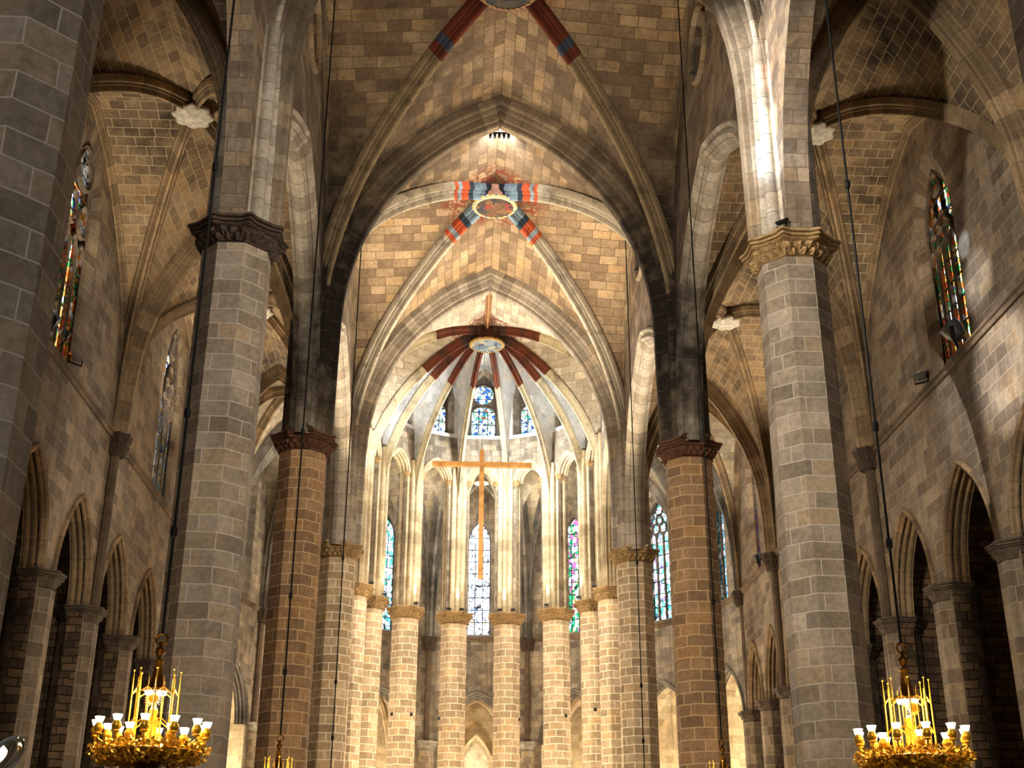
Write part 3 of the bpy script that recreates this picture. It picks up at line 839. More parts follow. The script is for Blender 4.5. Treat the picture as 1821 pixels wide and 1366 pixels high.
# ---- ambulatory outer wall with windows and chapel arches
AWG = ['blue', 'teal', 'teal', 'white', 'green', 'teal', 'blue']
for k in range(7):
    A = Vector(OP[k][:2]); B = Vector(OP[k+1][:2]); ex = (B-A).normalized(); L = (B-A).length
    nm = Vector(((A+B)/2).to_tuple())-Vector((0, CY)); nm.normalize()
    mb = MB(); ops = []
    out = pointed(2.05, 10.2, 13.1, 12)
    ops.append((L/2, 2.05, out, 0.0))
    gk = AWG[k]
    hw = .70 if k in (2, 3, 4) else .82
    st = 'gothic' if k in (0, 1, 5, 6) else 'plain'
    ops.append(window(A, ex, nm, L/2, hw+.22, hw, 16.5, 22.3, 24.0, gk, 3, st, M['wall_amb'],
                      ['narrow blue stained-glass window at the left end of the ambulatory', 'pale stained-glass window in the second ambulatory bay from the left', 'tall pale window with one orange pane left of the apse centre', 'bright white stained-glass window at the centre of the apse behind the cross', 'tall window with green glass right of the apse centre', 'window with white quatrefoils in its tracery, left of the third right column', 'tall blue traceried window just right of the third right column'][k], depth=.5, splay=.15))
    wall_panel(mb, A, ex, L, 0, 27, ops)
    mb.build('wall_ambulatory', M['wall_amb'], kind='structure', sharp=None)
    archivolt(A, ex, nm, L/2, out, 10.2, 'chapel_arch', M['rib_amb'], f"pointed chapel arch at the foot of the ambulatory in the {APN[k]} bay from the left", 'arch', 'chapel arches of the ambulatory')
    mb = MB(); D = 3.6
    prof = [(-2.35, 0)]+pointed(2.35, 10.1, 13.3, 8)+[(2.35, 0)]
    rows = [place(A, ex, nm, L/2, prof, d) for d in (0.02, D)]
    u = [0]
    for i in range(1, len(prof)): u.append(u[-1]+math.dist(prof[i], prof[i-1]))
    mb.grid(rows, [[(0, q) for q in u], [(D, q) for q in u]])
    bk = place(A, ex, nm, L/2, prof, D)
    mb.quad(bk, [(a, z) for a, z in prof])
    wc = mb.build('wall_apse_chapel', M['chapel_apse'], kind='structure', sharp=40)
    # two chapel ribs meeting at a small key
    for sg in (-1, 1):
        mb = MB(); path = [place(A, ex, nm, L/2, [(sg*2.1*q, 13.0-2.9*q**2.2)], 1.0+(D-1.2)*q)[0] for q in (0, .15, .3, .45, .6, .75, .9, 1)]
        lat = Vector((ex.x*.7*sg+nm.x*.7, ex.y*.7*sg+nm.y*.7, 0)).cross(Vector((0, 0, 1)))
        t0 = Vector(path[1])-Vector(path[0]); nn = lat.cross(t0)
        mb.sweep(path, lat, prof_rib(.14, .24), side=1 if nn.z < 0 else -1)
        mb.build('rib', M['cream'], wc)
    if k == 3:
        mb = MB(); o2 = pointed(.82, 9.0, 10.75, 10)
        fr = [(-.82, 6.5)]+o2+[(.82, 6.5)]
        mb.quad(place(A, ex, nm, L/2, fr, D-.03), [(a, z) for a, z in fr])
        pass
        n_ = tag(mb.build('blind_niche', plain('smooth_lit_plaster', C('cdbf9d'), .9, nz=2)), 'pointed blind niche glowing pale at the foot of the apse centre', 'niche')
        mb = MB()
        f2 = [(-1.05, 6.5), (-1.05, 9.1)]+pointed(1.05, 9.1, 11.2, 10)+[(1.05, 6.5)]
        mb2 = place(A, ex, nm, L/2, f2, D-.1)
        mb.tube(mb2, .16, 6); mb.build('frame', M['chapel_apse'], n_)
    if k in (4, 5):
        mb = MB(); o2 = pointed(.5, 9.3, 10.9, 8); fr = [(-.5, 6.0)]+o2+[(.5, 6.0)]
        WIN[0] += 1
        w = thing(f'window_{WIN[0]}', (0, 0, 0), 'small dim leaded window deep in an ambulatory chapel, right of the apse centre' if k == 4 else 'small leaded chapel window behind the far right apse columns', 'window', kind='structure')
        mb.quad(place(A, ex, nm, L/2, fr, D-.06), [(a, z) for a, z in fr]); mb.build('glass', plain('dim_leaded_glass', C('3a4450'), .3, nz=9), w)
        mb = MB(); mb.tube(place(A, ex, nm, L/2, fr, D-.08), .07, 6)
        for z in (6.6, 7.2, 7.8, 8.4, 9.0, 9.6): mb.tube(place(A, ex, nm, L/2, [(-.5, z), (.5, z)], D-.08), .015, 4)
        mb.build('glazing_bars', M['lead'], w)
for k in range(1, 7):
    p = (OP[k][0]+inn[k].x*.0, OP[k][1]+inn[k].y*.0)
    t = thing('chapel_pier', (p[0], p[1], 0), f"grey pier with a small capital behind the {APN[k]} apse column", 'pier', 'piers of the ambulatory chapels')
    mb = MB(); octshaft(mb, p, .52, 0, 9.9, 3); mb.build('shaft', M['wall_amb'], t, sharp=20)
    mb = MB(); carved_capital(mb, (p[0], p[1], 9.85), .52, .5, n=64, amp=.05, seed=k); mb.build('capital', M['tracery_pale'], t, sharp=60)

# ---- nave arcade walls (upper walls over the aisle arches)
ARC = [(0, 23.5), (1.4, 22.98), (3.7, 21.75), (5.35, 19.6), (5.9, 17.8), (6.02, 16.2)]
fa = pchip(ARC)
def arcade_outline(h):
    k = h/7.0
    ds = [6.02*q for q in (0, .12, .24, .36, .48, .6, .7, .8, .87, .92, .96, .985, 1)]
    r = [(d*k, fa(d)) for d in ds]
    return [(-a, z) for a, z in reversed(r)]+r[1:]
for s in (-1, 1):
    ys = YB
    xi, xo = s*6.32, s*6.92
    ops = []; arcs = []
    mbw = MB()
    for b in range(3):
        yc = (ys[b]+ys[b+1])/2; h = (ys[b+1]-ys[b])/2
        out = arcade_outline(h)
        ops.append((yc, out[-1][0], out, 16.25)); arcs.append((yc, out))
        if b >= 0:
            r = 1.15; cz = 27.9
            up = [(-r*math.cos(PI*i/16), cz+r*math.sin(PI*i/16)) for i in range(17)]
            ops.append((yc, r, up, lambda d, r=r, cz=cz: cz-math.sqrt(max(r*r-d*d, 0))))
    # nave face and aisle face
    wall_panel(mbw, (xi, Y0), (0, 1), YB[3]-Y0, 16.25, 32.6, [(q[0]-Y0,)+q[1:] for q in ops]+[(e-Y0, 6.0, pointed(6.0, 16.3, 23.5, 8), 16.25) for e in (5.5, -7.5)])
    wall_panel(mbw, (xo, Y0), (0, 1), YB[3]-Y0, 16.25, 32.6, [(q[0]-Y0,)+q[1:] for q in ops]+[(e-Y0, 6.0, pointed(6.0, 16.3, 23.5, 8), 16.25) for e in (5.5, -7.5)])
    for yc, out in arcs:
        full = [(out[0][0], 16.25)]+out+[(out[-1][0], 16.25)]
        reveal(mbw, (xi, 0), (0, 1), (s, 0), yc, [(full, 0), (full, abs(xo-xi))])
    for b in (0, 1, 2):
        yc = (ys[b]+ys[b+1])/2; r = 1.15; cz = 27.9
        ring = [(r*math.cos(2*PI*i/32), cz+r*math.sin(2*PI*i/32)) for i in range(33)]
        rin = [(.85*a, cz+.85*(z-cz)) for a, z in ring]
        reveal(mbw, (xi, 0), (0, 1), (s, 0), yc, [(ring, 0), (rin, .5), (rin, abs(xo-xi)+.05)])
        WIN[0] += 1
        root = thing(f'window_{WIN[0]}', (0, 0, 0), f"small round stained-glass window high in the {SIDE[s]} nave wall, {['out of sight above the nearest arch', 'near the top edge', 'in the bay before the apse'][b]}", 'window', kind='structure')
        gm = MB(); gm.quad([(xi+s*.55, yc+a*.98, cz+(z-cz)*.98) for a, z in rin[:-1]], [(a, z) for a, z in rin[:-1]]); gm.build('glass', G['orange' if s < 0 else 'blue'], root, sharp=None)
        tm = MB()
        tm.tube([(xi+s*.5, yc+a, z) for a, z in rin[:-1]], .08, 6, True)
        for i in range(6):
            a = PI*i/3; c2 = (.52*math.cos(a), .52*math.sin(a))
            tm.tube([(xi+s*.5, yc+c2[0]+.27*math.cos(2*PI*j/12), cz+c2[1]+.27*math.sin(2*PI*j/12)) for j in range(12)], .05, 5, True)
        tm.tube([(xi+s*.5, yc+.24*math.cos(2*PI*j/12), cz+.24*math.sin(2*PI*j/12)) for j in range(12)], .05, 5, True)
        tm.build('tracery', M['tracery'], root, sharp=60)
        mb = MB(); mb.tube([(xi-s*.02, yc+1.22*math.cos(2*PI*i/32), cz+1.22*math.sin(2*PI*i/32)) for i in range(32)], .12, 6, True)
        mb.build('moulded_ring', M['rib'], root)
        L = bpy.data.lights.new('daylight_portal', 'AREA'); L.size = 1.9
        try: L.cycles.is_portal = True
        except Exception: pass
        lo = bpy.data.objects.new('daylight_portal', L); COL.objects.link(lo); lo.location = (xo+s*.2, yc, cz)
        lo.rotation_euler = Vector((-s, 0, 0)).to_track_quat('-Z', 'Z').to_euler()
    mbw.build('wall_nave_'+SIDE[s], M['wall_nave'], kind='structure', sharp=None)
    for b in range(3):
        if b == 0: continue
        yc, out = arcs[b]
        # mouldings on the nave edge and on the aisle edge of each arcade arch
        full = [(out[0][0], 16.3)]+out+[(out[-1][0], 16.3)]
        mb = MB()
        pf = [(.52, .02), (.52, -.10), (.44, -.16), (.36, -.10), (.30, -.04), (.22, -.10), (.14, -.12), (.06, -.04), (0, .02), (-.06, .1), (-.14, .12), (-.2, .22), (-.22, .34), (-.22, .66), (-.2, .76), (-.14, .86), (-.06, .88), (0, .96), (.06, 1.02), (.14, 1.10), (.22, 1.08), (.30, 1.02), (.38, 1.08), (.45, 1.12), (.52, 1.08), (.52, .96)]
        rows = []
        for i, (a, z) in enumerate(full):
            p0 = full[max(i-1, 0)]; p1 = full[min(i+1, len(full)-1)]
            tx, tz = p1[0]-p0[0], p1[1]-p0[1]; l = math.hypot(tx, tz); nx, nz = -tz/l, tx/l
            rows.append([place((xi, 0), (0, 1), (s, 0), yc, [(a+nx*r_, z+nz*r_)], d if d < .4 else d-.38)[0] for r_, d in pf])
        acc = 0; uvs = []
        for i, rw in enumerate(rows):
            if i: acc += math.dist(rows[i][0], rows[i-1][0])
            uvs.append([(j*.09, acc) for j in range(len(pf))])
        mb.grid(rows, uvs)
        tag(mb.build('arcade_arch', M['rib_pale'], sharp=40), f"moulded arch along the nave between the {COLN[b]} and {COLN[b+1]} {SIDE[s]} columns", 'arch', f'arches along the {SIDE[s]} side of the nave')
        # wall rib where the nave vault meets the wall
        mb = MB(); h = (ys[b+1]-ys[b])/2; k = 6.3/NX
        path = [(s*6.3, yc-h*q, F_NAVE(k*q)-.02) for q in reversed(QS)]+[(s*6.3, yc+h*q, F_NAVE(k*q)-.02) for q in QS[1:]]
        mb.sweep(path, (1, 0, 0), prof_rib(.16, .26), side=-1)
        mb.build('wall_rib', M['rib'], VAULTS[b])

# ---- apse inner wall above the apse columns
for s in (-1, 1):
    # short straight side between the fourth column and the apse ring
    A = Vector((s*NX, YB[3])); B = Vector(AP[0][:2] if s < 0 else AP[7][:2]); ex = (B-A).normalized(); L = (B-A).length
    nm = Vector((s, 0)); out = pointed(2.75, 19.5, 23.8, 12); mb = MB()
    for off in (-.4, .4):
        wall_panel(mb, A+nm*off, ex, L, ZC, 32.6, [(L/2, 2.75, out, ZC)])
    full = [(-2.75, ZC)]+out+[(2.75, ZC)]
    reveal(mb, A-nm*.4, ex, nm, L/2, [(full, 0), (full, .8)])
    mb.build('wall_choir_'+SIDE[s], M['wall_amb'], kind='structure', sharp=None)
    archivolt(A-nm*.4, ex, nm, L/2, out, ZC, 'arcade_arch', M['cream'], f"cream moulded arch between the {colname(3, s)} and the apse columns", 'arch', f'arches along the {SIDE[s]} side of the nave')
CLG = ['blue', 'white', 'figure', 'figure', 'figure', 'teal', 'blue']
for k in range(7):
    A = Vector(AP[k][:2]); B = Vector(AP[k+1][:2]); ex = (B-A).normalized(); L = (B-A).length
    nm = (A+B)/2-Vector((0, CY)); nm.normalize()
    out = pointed(.76, 23.85, 24.9, 10)
    mb = MB()
    ops = [(L/2, .76, out, ZC)]
    ops.append(window(A-nm*.35, ex, nm, L/2, 1.0, .78, 26.72, 29.25, 30.95, CLG[k], 1, 'apse', M['wall_amb'],
        f"small apse window with a round pane above a lancet, {['far left in the ring', 'second from the left in the ring', 'just left of centre', 'at the centre below the keystone', 'just right of centre', 'second from the right in the ring', 'far right in the ring'][k]}", depth=.55, splay=.05, trmat='tracery', bars=.8))
    wall_panel(mb, A-nm*.35, ex, L, ZC, 26.5, ops[:1])
    mu = MB(); wall_panel(mu, A-nm*.35, ex, L, 26.5, 32.6, ops[1:])
    wall_panel(mb, A+nm*.35, ex, L, ZC, 32.6, ops)
    full = [(-.76, ZC)]+out+[(.76, ZC)]
    reveal(mb, A-nm*.35, ex, nm, L/2, [(full, 0), (full, .7)])
    wa = mb.build('wall_apse', M['wall_amb'], kind='structure', sharp=None)
    mu.build('plastered_upper_part', M['apse_cell'], wa, sharp=None)
    t = thing('apse_arch', (0, 0, 0), f"small moulded arch in the {APN[k]} gap between apse columns from the left", 'arch', 'small arches between the apse columns')
    o2 = archivolt(A-nm*.35, ex, nm, L/2, out, 23.9, 'archivolt', M['cream'], 'x', 'x', None)
    for kk in ('label', 'category', 'kind'): del o2[kk]
    o2.parent = t
    for sg in (-1, 1):
        mb = MB(); c = place(A-nm*.35, ex, nm, L/2, [(sg*.84, 23.62)], .12)[0]
        carved_capital(mb, c, .17, .3, n=32, amp=.03, seed=k*2+sg); mb.build('impost_capital', M['cap_gold'], t, sharp=60)

# ---- shell: roofs, floor, back wall
mb = MB(); mb.quad([(-18, Y0, 0), (18, Y0, 0), (18, 80, 0), (-18, 80, 0)], [(-18, -3), (18, -3), (18, 80), (-18, 80)]); mb.build('floor', M['floor'], kind='structure', sharp=None)
mb = MB(); mb.quad([(-14, Y0, 0), (14, Y0, 0), (14, Y0, 33), (-14, Y0, 33)], [(-14, 0), (14, 0), (14, 33), (-14, 33)]); mb.build('wall_back', M['wall'], kind='structure', sharp=None)
mb = MB()
mb.quad([(-7.3, Y0, 32.5), (7.3, Y0, 32.5), (7.3, 69, 32.5), (-7.3, 69, 32.5)])
mb.build('ceiling_roof_nave', M['wall_nave'], kind='structure', sharp=None)
for s in (-1, 1):
    mb = MB()
    mb.quad([(s*6.9, Y0, 26.2), (s*13.5, Y0, 26.2), (s*13.5, CY, 26.2), (s*6.9, CY, 26.2)]); mb.build('ceiling_roof_aisle', M['wall_nave'], kind='structure', sharp=None)
mb = MB()
for k in range(7):
    q = 1.03
    mb.quad([(AP[k][0]*q, CY+(AP[k][1]-CY)*q, 26.3), (AP[k+1][0]*q, CY+(AP[k+1][1]-CY)*q, 26.3), (OP[k+1][0]*q, CY+(OP[k+1][1]-CY)*q, 26.3), (OP[k][0]*q, CY+(OP[k][1]-CY)*q, 26.3)])
mb.build('ceiling_roof_ambulatory', M['wall_nave'], kind='structure', sharp=None)

# west rose window behind the viewer
WIN[0] += 1
root = thing(f'window_{WIN[0]}', (0, 0, 0), 'huge round west window behind the viewer', 'window', kind='structure')
mb = MB(); mb.quad([(3.4*math.cos(2*PI*i/40), Y0+.1, 19+3.4*math.sin(2*PI*i/40)) for i in range(40)]); mb.build('glass', G['blue'], root, sharp=None)
mb = MB(); mb.tube([(3.5*math.cos(2*PI*i/40), Y0+.12, 19+3.5*math.sin(2*PI*i/40)) for i in range(40)], .25, 8, True); mb.build('tracery', M['tracery'], root)

# ------------------------------------------------------------------ columns
def cluster_prof(r, n_l, depth, n=96):
    ring = []
    for j in range(n):
        a = 2*PI*j/n
        ring.append((a, r-depth*(1-abs(math.sin(a*n_l/2))**.7)))
    return ring
def column(x, y, r, mshaft, mcap, mclu, label, group, clz=22.0, cr=.8, seed=1):
    t = thing('column', (x, y, 0), label, 'column', group)
    mb = MB(); octshaft(mb, (x, y), r/math.cos(PI/8), 0, 15.78, 6); mb.build('shaft', M[mshaft], t, sharp=20)
    mb = MB(); carved_capital(mb, (x, y, 15.72), r/math.cos(PI/8), .62, n=256, amp=.13, seed=seed); mb.build('capital', M[mcap], t, sharp=70)
    mb = MB(); pr = cluster_prof(cr, 12, .16)
    zs = [16.3, 18, 20, clz-1, clz]
    R = [[(x+q*math.cos(a), y+q*math.sin(a), z) for a, q in pr] for z in zs]
    mb.rings(R, vs=zs); mb.build('clustered_shaft', M[mclu], t, sharp=45)
    return t
MC = {0: ('col', 'cap_dark', 'rib'), 1: ('col', 'cap_dark', 'rib_pale'), 2: ('col_mid', 'cap_red', 'rib'), 3: ('col_apse', 'cap_gold', 'rib_pale')}
for s in (-1, 1):
    for i in range(4):
        m = list(MC[i])
        if s > 0 and i == 1: m[1] = 'cap_gold'  # light on this capital is put into its golden colour
        desc = {0: 'dark octagonal stone column cut off by the {} edge of the photo', 1: 'big grey-brown octagonal column, second on the {} side, with a carved capital', 2: 'brown octagonal column, third on the {} side, under blackened shafts', 3: 'pale octagonal column, fourth on the {} side, at the entrance to the apse'}[i].format(SIDE[s])
        column(s*NX, YB[i], .76, *m, desc, 'octagonal columns of the nave', seed=i*2+s)
for k in range(8):
    column(AP[k][0], AP[k][1], .70, 'col_apse', 'cap_gold', 'cream', f"cream apse column with golden capital, {APN[k]} from the left in the curved row", 'columns around the apse', clz=24.6, cr=.74, seed=20+k)

# ------------------------------------------------------------------ keystones
def scene_paint(name, cols, scale):
    N = NT(name); tc = N.n('ShaderNodeTexCoord').outputs['Object']
    v = N.n('ShaderNodeTexVoronoi'); v.inputs['Scale'].default_value = scale
    nz = N.n('ShaderNodeTexNoise'); nz.inputs['Scale'].default_value = 2.4; nz.inputs['Detail'].default_value = 4; N.l(tc, nz.inputs['Vector'])
    a = N.n('ShaderNodeVectorMath', operation='MULTIPLY_ADD'); N.l(nz.outputs['Color'], a.inputs[0]); a.inputs[1].default_value = (.9, .9, .2); N.l(tc, a.inputs[2]); N.l(a.outputs[0], v.inputs['Vector'])
    sp = N.n('ShaderNodeSeparateColor'); N.l(v.outputs['Color'], sp.inputs[0])
    col = N.ramp(sp.outputs[0], [(i/len(cols), c) for i, c in enumerate(cols)], 'CONSTANT')
    col = N.mix(1, col, N.ramp(N.noise(tc, 9, 5), [(.3, (.55, .55, .55)), (.7, (1.25, 1.25, 1.25))]), 'MULTIPLY')
    N.bsdf(col, .7); return N.m
def band_paint(name, a, b, c, n):
    N = NT(name); uv = N.n('ShaderNodeUVMap').outputs[0]
    sp = N.n('ShaderNodeSeparateXYZ'); N.l(uv, sp.inputs[0])
    w = N.math('FRACT', N.math('MULTIPLY', sp.outputs[0], n))
    w2 = N.math('FRACT', N.math('MULTIPLY', sp.outputs[0], n*.5))
    col = N.mix(N.math('GREATER_THAN', w, .55), a, N.mix(N.math('GREATER_THAN', w2, .5), b, c))
    N.bsdf(col, .7); return N.m
def keystone(x, y, z, r, drum, rim, disc, label, name='keystone', h=.75):
    t = thing(name, (x, y, z), label, 'keystone', 'painted keystones')
    mb = MB(); mb.lathe([(r*.60, h+.15), (r*.62, h*.75), (r*.66, h*.45), (r*.76, h*.3), (r*.9, h*.22)], (x, y, z), 40, capb=False); mb.build('drum', drum, t, sharp=60)
    mb = MB(); mb.lathe([(r*.86, h*.25), (r*1.0, h*.2), (r*1.02, h*.12), (r*.98, h*.06), (r*.9, 0), (r*.84, .01), (r*.84, .05)], (x, y, z), 40, capb=False, capt=False); mb.build('rim', rim, t, sharp=60)
    mb = MB(); mb.quad([(x+r*.86*math.cos(2*PI*i/40), y+r*.86*math.sin(2*PI*i/40), z+.03) for i in range(40)]); mb.build('painted_disc', disc, t, sharp=None)
    return t
dk = [C('1c1a17'), C('5a3a18'), C('3a2a14'), C('7a2418'), C('6b4a1c'), C('8a5a2a'), C('20262a'), C('4a3414')]
keystone(0, 33.15, 29.8, 1.05, plain('drum_red', C('6a3a24'), .85, nz=5), band_paint('rim_dark', C('8a6a3a'), C('2a2420'), C('6a2a1a'), 5), scene_paint('painted_scene_dark', [C('141311'), C('3a2c16'), C('1c1a14'), C('57411c'), C('241d14')], 3), 'dark painted round keystone cut by the top edge of the photo')
keystone(0, 47.15, 29.8, .98, plain('drum_salmon', C('c9967a'), .85, nz=4), band_paint('rim_pattern', C('d9c08a'), C('3f5f78'), C('b0702a'), 4), scene_paint('painted_scene_figures', dk, 3.2), 'painted round keystone with salmon drum and patterned rim, centre of the brighter vault')
keystone(0, 60.3, 29.15, .95, plain('drum_darkred', C('4a2418'), .85, nz=4), band_paint('rim_gold', C('8a6a2c'), C('4a3818'), C('6a4a24'), 3), scene_paint('painted_scene_grey', [C('3a4448'), C('5a5c54'), C('22292e'), C('7a6c48'), C('4a3024'), C('464f54')], 3.4), 'round keystone with gilt rim where the red apse ribs meet')
def boss(x, y, z, r, label):
    t = thing('vault_boss', (x, y, z), label, 'boss', 'pale bosses of the aisle vaults')
    mb = MB(); n = 48; R = []
    for i, (q, zz) in enumerate([(.55, .62), (.7, .4), (.85, .3), (.95, .2), (1.0, .1), (.95, .02), (.8, -.06), (.5, -.1), (.2, -.12)]):
        R.append([(x+r*q*(1+.09*math.sin(8*2*PI*j/n)*(i > 1))*math.cos(2*PI*j/n), y+r*q*(1+.09*math.sin(8*2*PI*j/n)*(i > 1))*math.sin(2*PI*j/n), z+zz*r*1.1) for j in range(n)])
    mb.rings(R); mb.build('carved_disc', M['stonewhite'], t, sharp=70)
for s in (-1, 1):
    for b in (1, 2):
        yc = (YB[b]+YB[b+1])/2
        boss(s*9.87, yc, 24.45, .62, f"pale carved boss where the ribs of the {'near' if b == 1 else 'middle'} {SIDE[s]} aisle vault cross")
for k in range(7):
    a = PI*(k+.5)/7; r = 9.7
    boss(-r*math.cos(a), CY+r*math.sin(a), 25.0, .45, f"small boss of the ambulatory vault behind the {APN[k]} gap of the apse columns")

# ------------------------------------------------------------------ hanging cross
t = thing('cross', (-.2, 60.0, 16.44), 'big plain wooden cross hanging in front of the apse', 'cross')
mb = MB(); mb.box((-.18, 60, 19.8), (.24, .24, 6.72)); mb.build('upright', M['wood'], t, sharp=20)
mb = MB(); mb.box((-.17, 60, 22.38), (5.06, .22, .25)); mb.build('crossbar', M['wood'], t, sharp=20)
mb = MB(); mb.tube([(-.18, 60, 23.1), (-.12, 60.0, 28.9)], .012, 5); mb.build('wire', M['grey_metal'], t, sharp=None)

# ------------------------------------------------------------------ chandeliers
def make_chandelier(x, y, z, label):
    """z is the level of the lamp ring"""
    t = thing('chandelier', (x, y, z), label, 'chandelier', 'gilded chandeliers')
    c = (x, y, z)
    ztop = z+2.0; t.scale = (.8, .8, .75)
    mb = MB(); ct = z+(29.9-z)/.75
    mb.tube([(x, y, ztop+.05), (x, y, z+13.2)], .03, 6)
    for zz in (z+6.9, z+13.2, z+4.2): mb.lathe([(.0, -.16), (.06, -.1), (.07, 0), (.06, .1), (.0, .16)], (x, y, zz), 8)
    mb.tube([(x, y, z+13.2), (x, y, ct)], .03, 6)
    mb.build('cable', M['iron'], t, sharp=None)
    mb = MB(); mb.tube([(x+.11*math.cos(2*PI*i/16), y, ztop-.05+.11*math.sin(2*PI*i/16)) for i in range(16)], .026, 6, True); mb.build('hanging_ring', M['gold_dark'], t, sharp=None)
    mb = MB(); mb.lathe([(.02, 1.9), (.05, 1.86), (.03, 1.8), (.09, 1.74), (.10, 1.68), (.04, 1.6), (.04, 1.55), (.09, 1.52), (.09, 1.49), (.07, 1.46), (.10, 1.25), (.17, 1.0), (.24, .95), (.24, .9), (.0, .9)], c, 16); mb.build('spire', M['gold_dark'], t, sharp=50)
    # lantern cage
    mb = MB(); R1 = .43
    for k in range(8):
        a = 2*PI*k/8+.2; px, py = x+R1*math.cos(a), y+R1*math.sin(a)
        mb.tube([(px, py, z-.2), (px, py, z+.95), (px, py, z+1.3)], [.016, .016, .006], 6)
        mb.lathe([(.0, -.03), (.025, 0), (0, .04)], (px, py, z+1.3), 6)
        a2 = a+PI/8; px, py = x+.36*math.cos(a2), y+.36*math.sin(a2)
        mb.tube([(px, py, z-.1), (px, py, z+.85), (px, py, z+1.15)], [.011, .011, .005], 6)
        for zz in (.82, .22):
            b = a+PI/4
            mb.tube([(x+R1*math.cos(a), y+R1*math.sin(a), z+zz), (x+.36*math.cos(a2), y+.36*math.sin(a2), z+zz+.14), (x+R1*math.cos(b), y+R1*math.sin(b), z+zz)], .014, 5)
    mb.build('lantern_cage', M['gold'], t, sharp=60)
    # figure-like core and small sun disc
    mb = MB(); mb.lathe([(.0, -.3), (.16, -.25), (.13, 0), (.10, .18), (.12, .3), (.07, .42), (.09, .5), (.06, .58), (.0, .6)], c, 14); mb.build('core', M['gold'], t, sharp=60)
    mb = MB(); rays = 20
    ring = []
    for i in range(rays*2):
        a = PI*i/rays; r = .17 if i % 2 else .08
        ring.append((x+r*math.cos(a), y-.13, z+.74+r*math.sin(a)))
    mb.rings([[(p[0], p[1]-.015, p[2]) for p in ring], [(p[0], p[1]+.015, p[2]) for p in ring]]); mb.build('sunburst', M['gold'], t, sharp=20)
    # leafy basket: ring of scrolling leaves
    mb = MB(); rnd = random.Random(3)
    mb.lathe([(.40, -.36), (.62, -.36), (.85, -.3), (.9, -.26), (.85, -.24), (.6, -.28), (.40, -.3)], c, 32)
    for i in range(2600):
        a = rnd.uniform(0, 2*PI); b = rnd.uniform(0, 2*PI); rr = math.sqrt(rnd.random())
        r = .78+.34*rr*math.cos(b); zz = -.30+.22*rr*math.sin(b)+.16*(r-.78)
        p = Vector((x+r*math.cos(a), y+r*math.sin(a), z+zz)); l = rnd.uniform(.03, .07)
        d1 = Vector((rnd.gauss(0, 1), rnd.gauss(0, 1), rnd.gauss(0, 1))).normalized(); d2 = d1.cross(Vector((rnd.gauss(0, 1), rnd.gauss(0, 1), .3))).normalized()
        mb.quad([p-d1*l, p-d2*l*.5+d1*l*.1, p+d1*l, p+d2*l*.5+d1*l*.1])
    o = mb.build('leaf_basket', M['gold'], t, sharp=None)
    mb = MB(); mb.lathe([(.38, -.3), (.36, -.34), (.30, -.44), (.19, -.6), (.13, -.72), (.06, -.8), (.05, -.9), (.09, -.95), (.0, -1.02)], c, 20)
    mb.build('pendant_cone', M['gold_dark'], t, sharp=50)
    nl = 12
    for k in range(nl+5):
        if k < nl: a = 2*PI*k/nl+.1; r = 1.0; dz = 0
        else: a = 2*PI*(k-nl)/5+.5; r = .62; dz = -.1
        px, py = x+r*math.cos(a), y+r*math.sin(a)
        m1 = MB(); m1.tube([(x+.5*math.cos(a), y+.5*math.sin(a), z-.2), (x+(r-.15)*math.cos(a), y+(r-.15)*math.sin(a), z-.18), (px, py, z-.08+dz), (px, py, z+dz)], .018, 6)
        m1.lathe([(.02, -.02), (.075, 0), (.075, .02), (.03, .03)], (px, py, z+dz), 10)
        arm = m1.build('lamp_arm', M['gold'], t, sharp=50)
        m2 = MB(); m2.lathe([(.05, .03), (.085, .08), (.09, .13), (.06, .19), (.055, .21)], (px, py, z+dz), 12, capb=False, capt=False)
        m2.build('lamp_cup', M['gold'], arm, sharp=60)
        m3 = MB(); m3.lathe([(.05, .20), (.065, .24), (.09, .32), (.0, .31)], (px, py, z+dz), 12); m3.build('glass_shade', M['bulb'], arm, sharp=60)
    m3 = MB(); m3.lathe([(.0, .84), (.2, .84), (.2, .9), (.0, .9)], c, 14); m3.build('lantern_lamp', M['bulb_cool'], t, sharp=None)
    return t
def chand_z(): return 0
CX = 5.72
lamps = []
CHZ = 3.95
cl = None
for b, y in ((1, 33.2), (0, 19.2), (2, 47.2)):
    for s in (-1, 1):
        lab = {0: f"nearest gilded chandelier, hanging low on the {SIDE[s]} with all lamps lit", 1: f"second {SIDE[s]} chandelier, only its gilded tip above the bottom edge", 2: f"third {SIDE[s]} chandelier, only its thin cable shows, by the fourth column"}[b]
        z = {0: CHZ, 1: 4.15, 2: 4.15}[b]
        if cl is None: cl = make_chandelier(s*CX, y, z, lab)
        else: copy_thing(cl, (s*CX, y, z), lab, rotz=(0 if s < 0 else .35))
        lamps.append((s*CX, y, z))

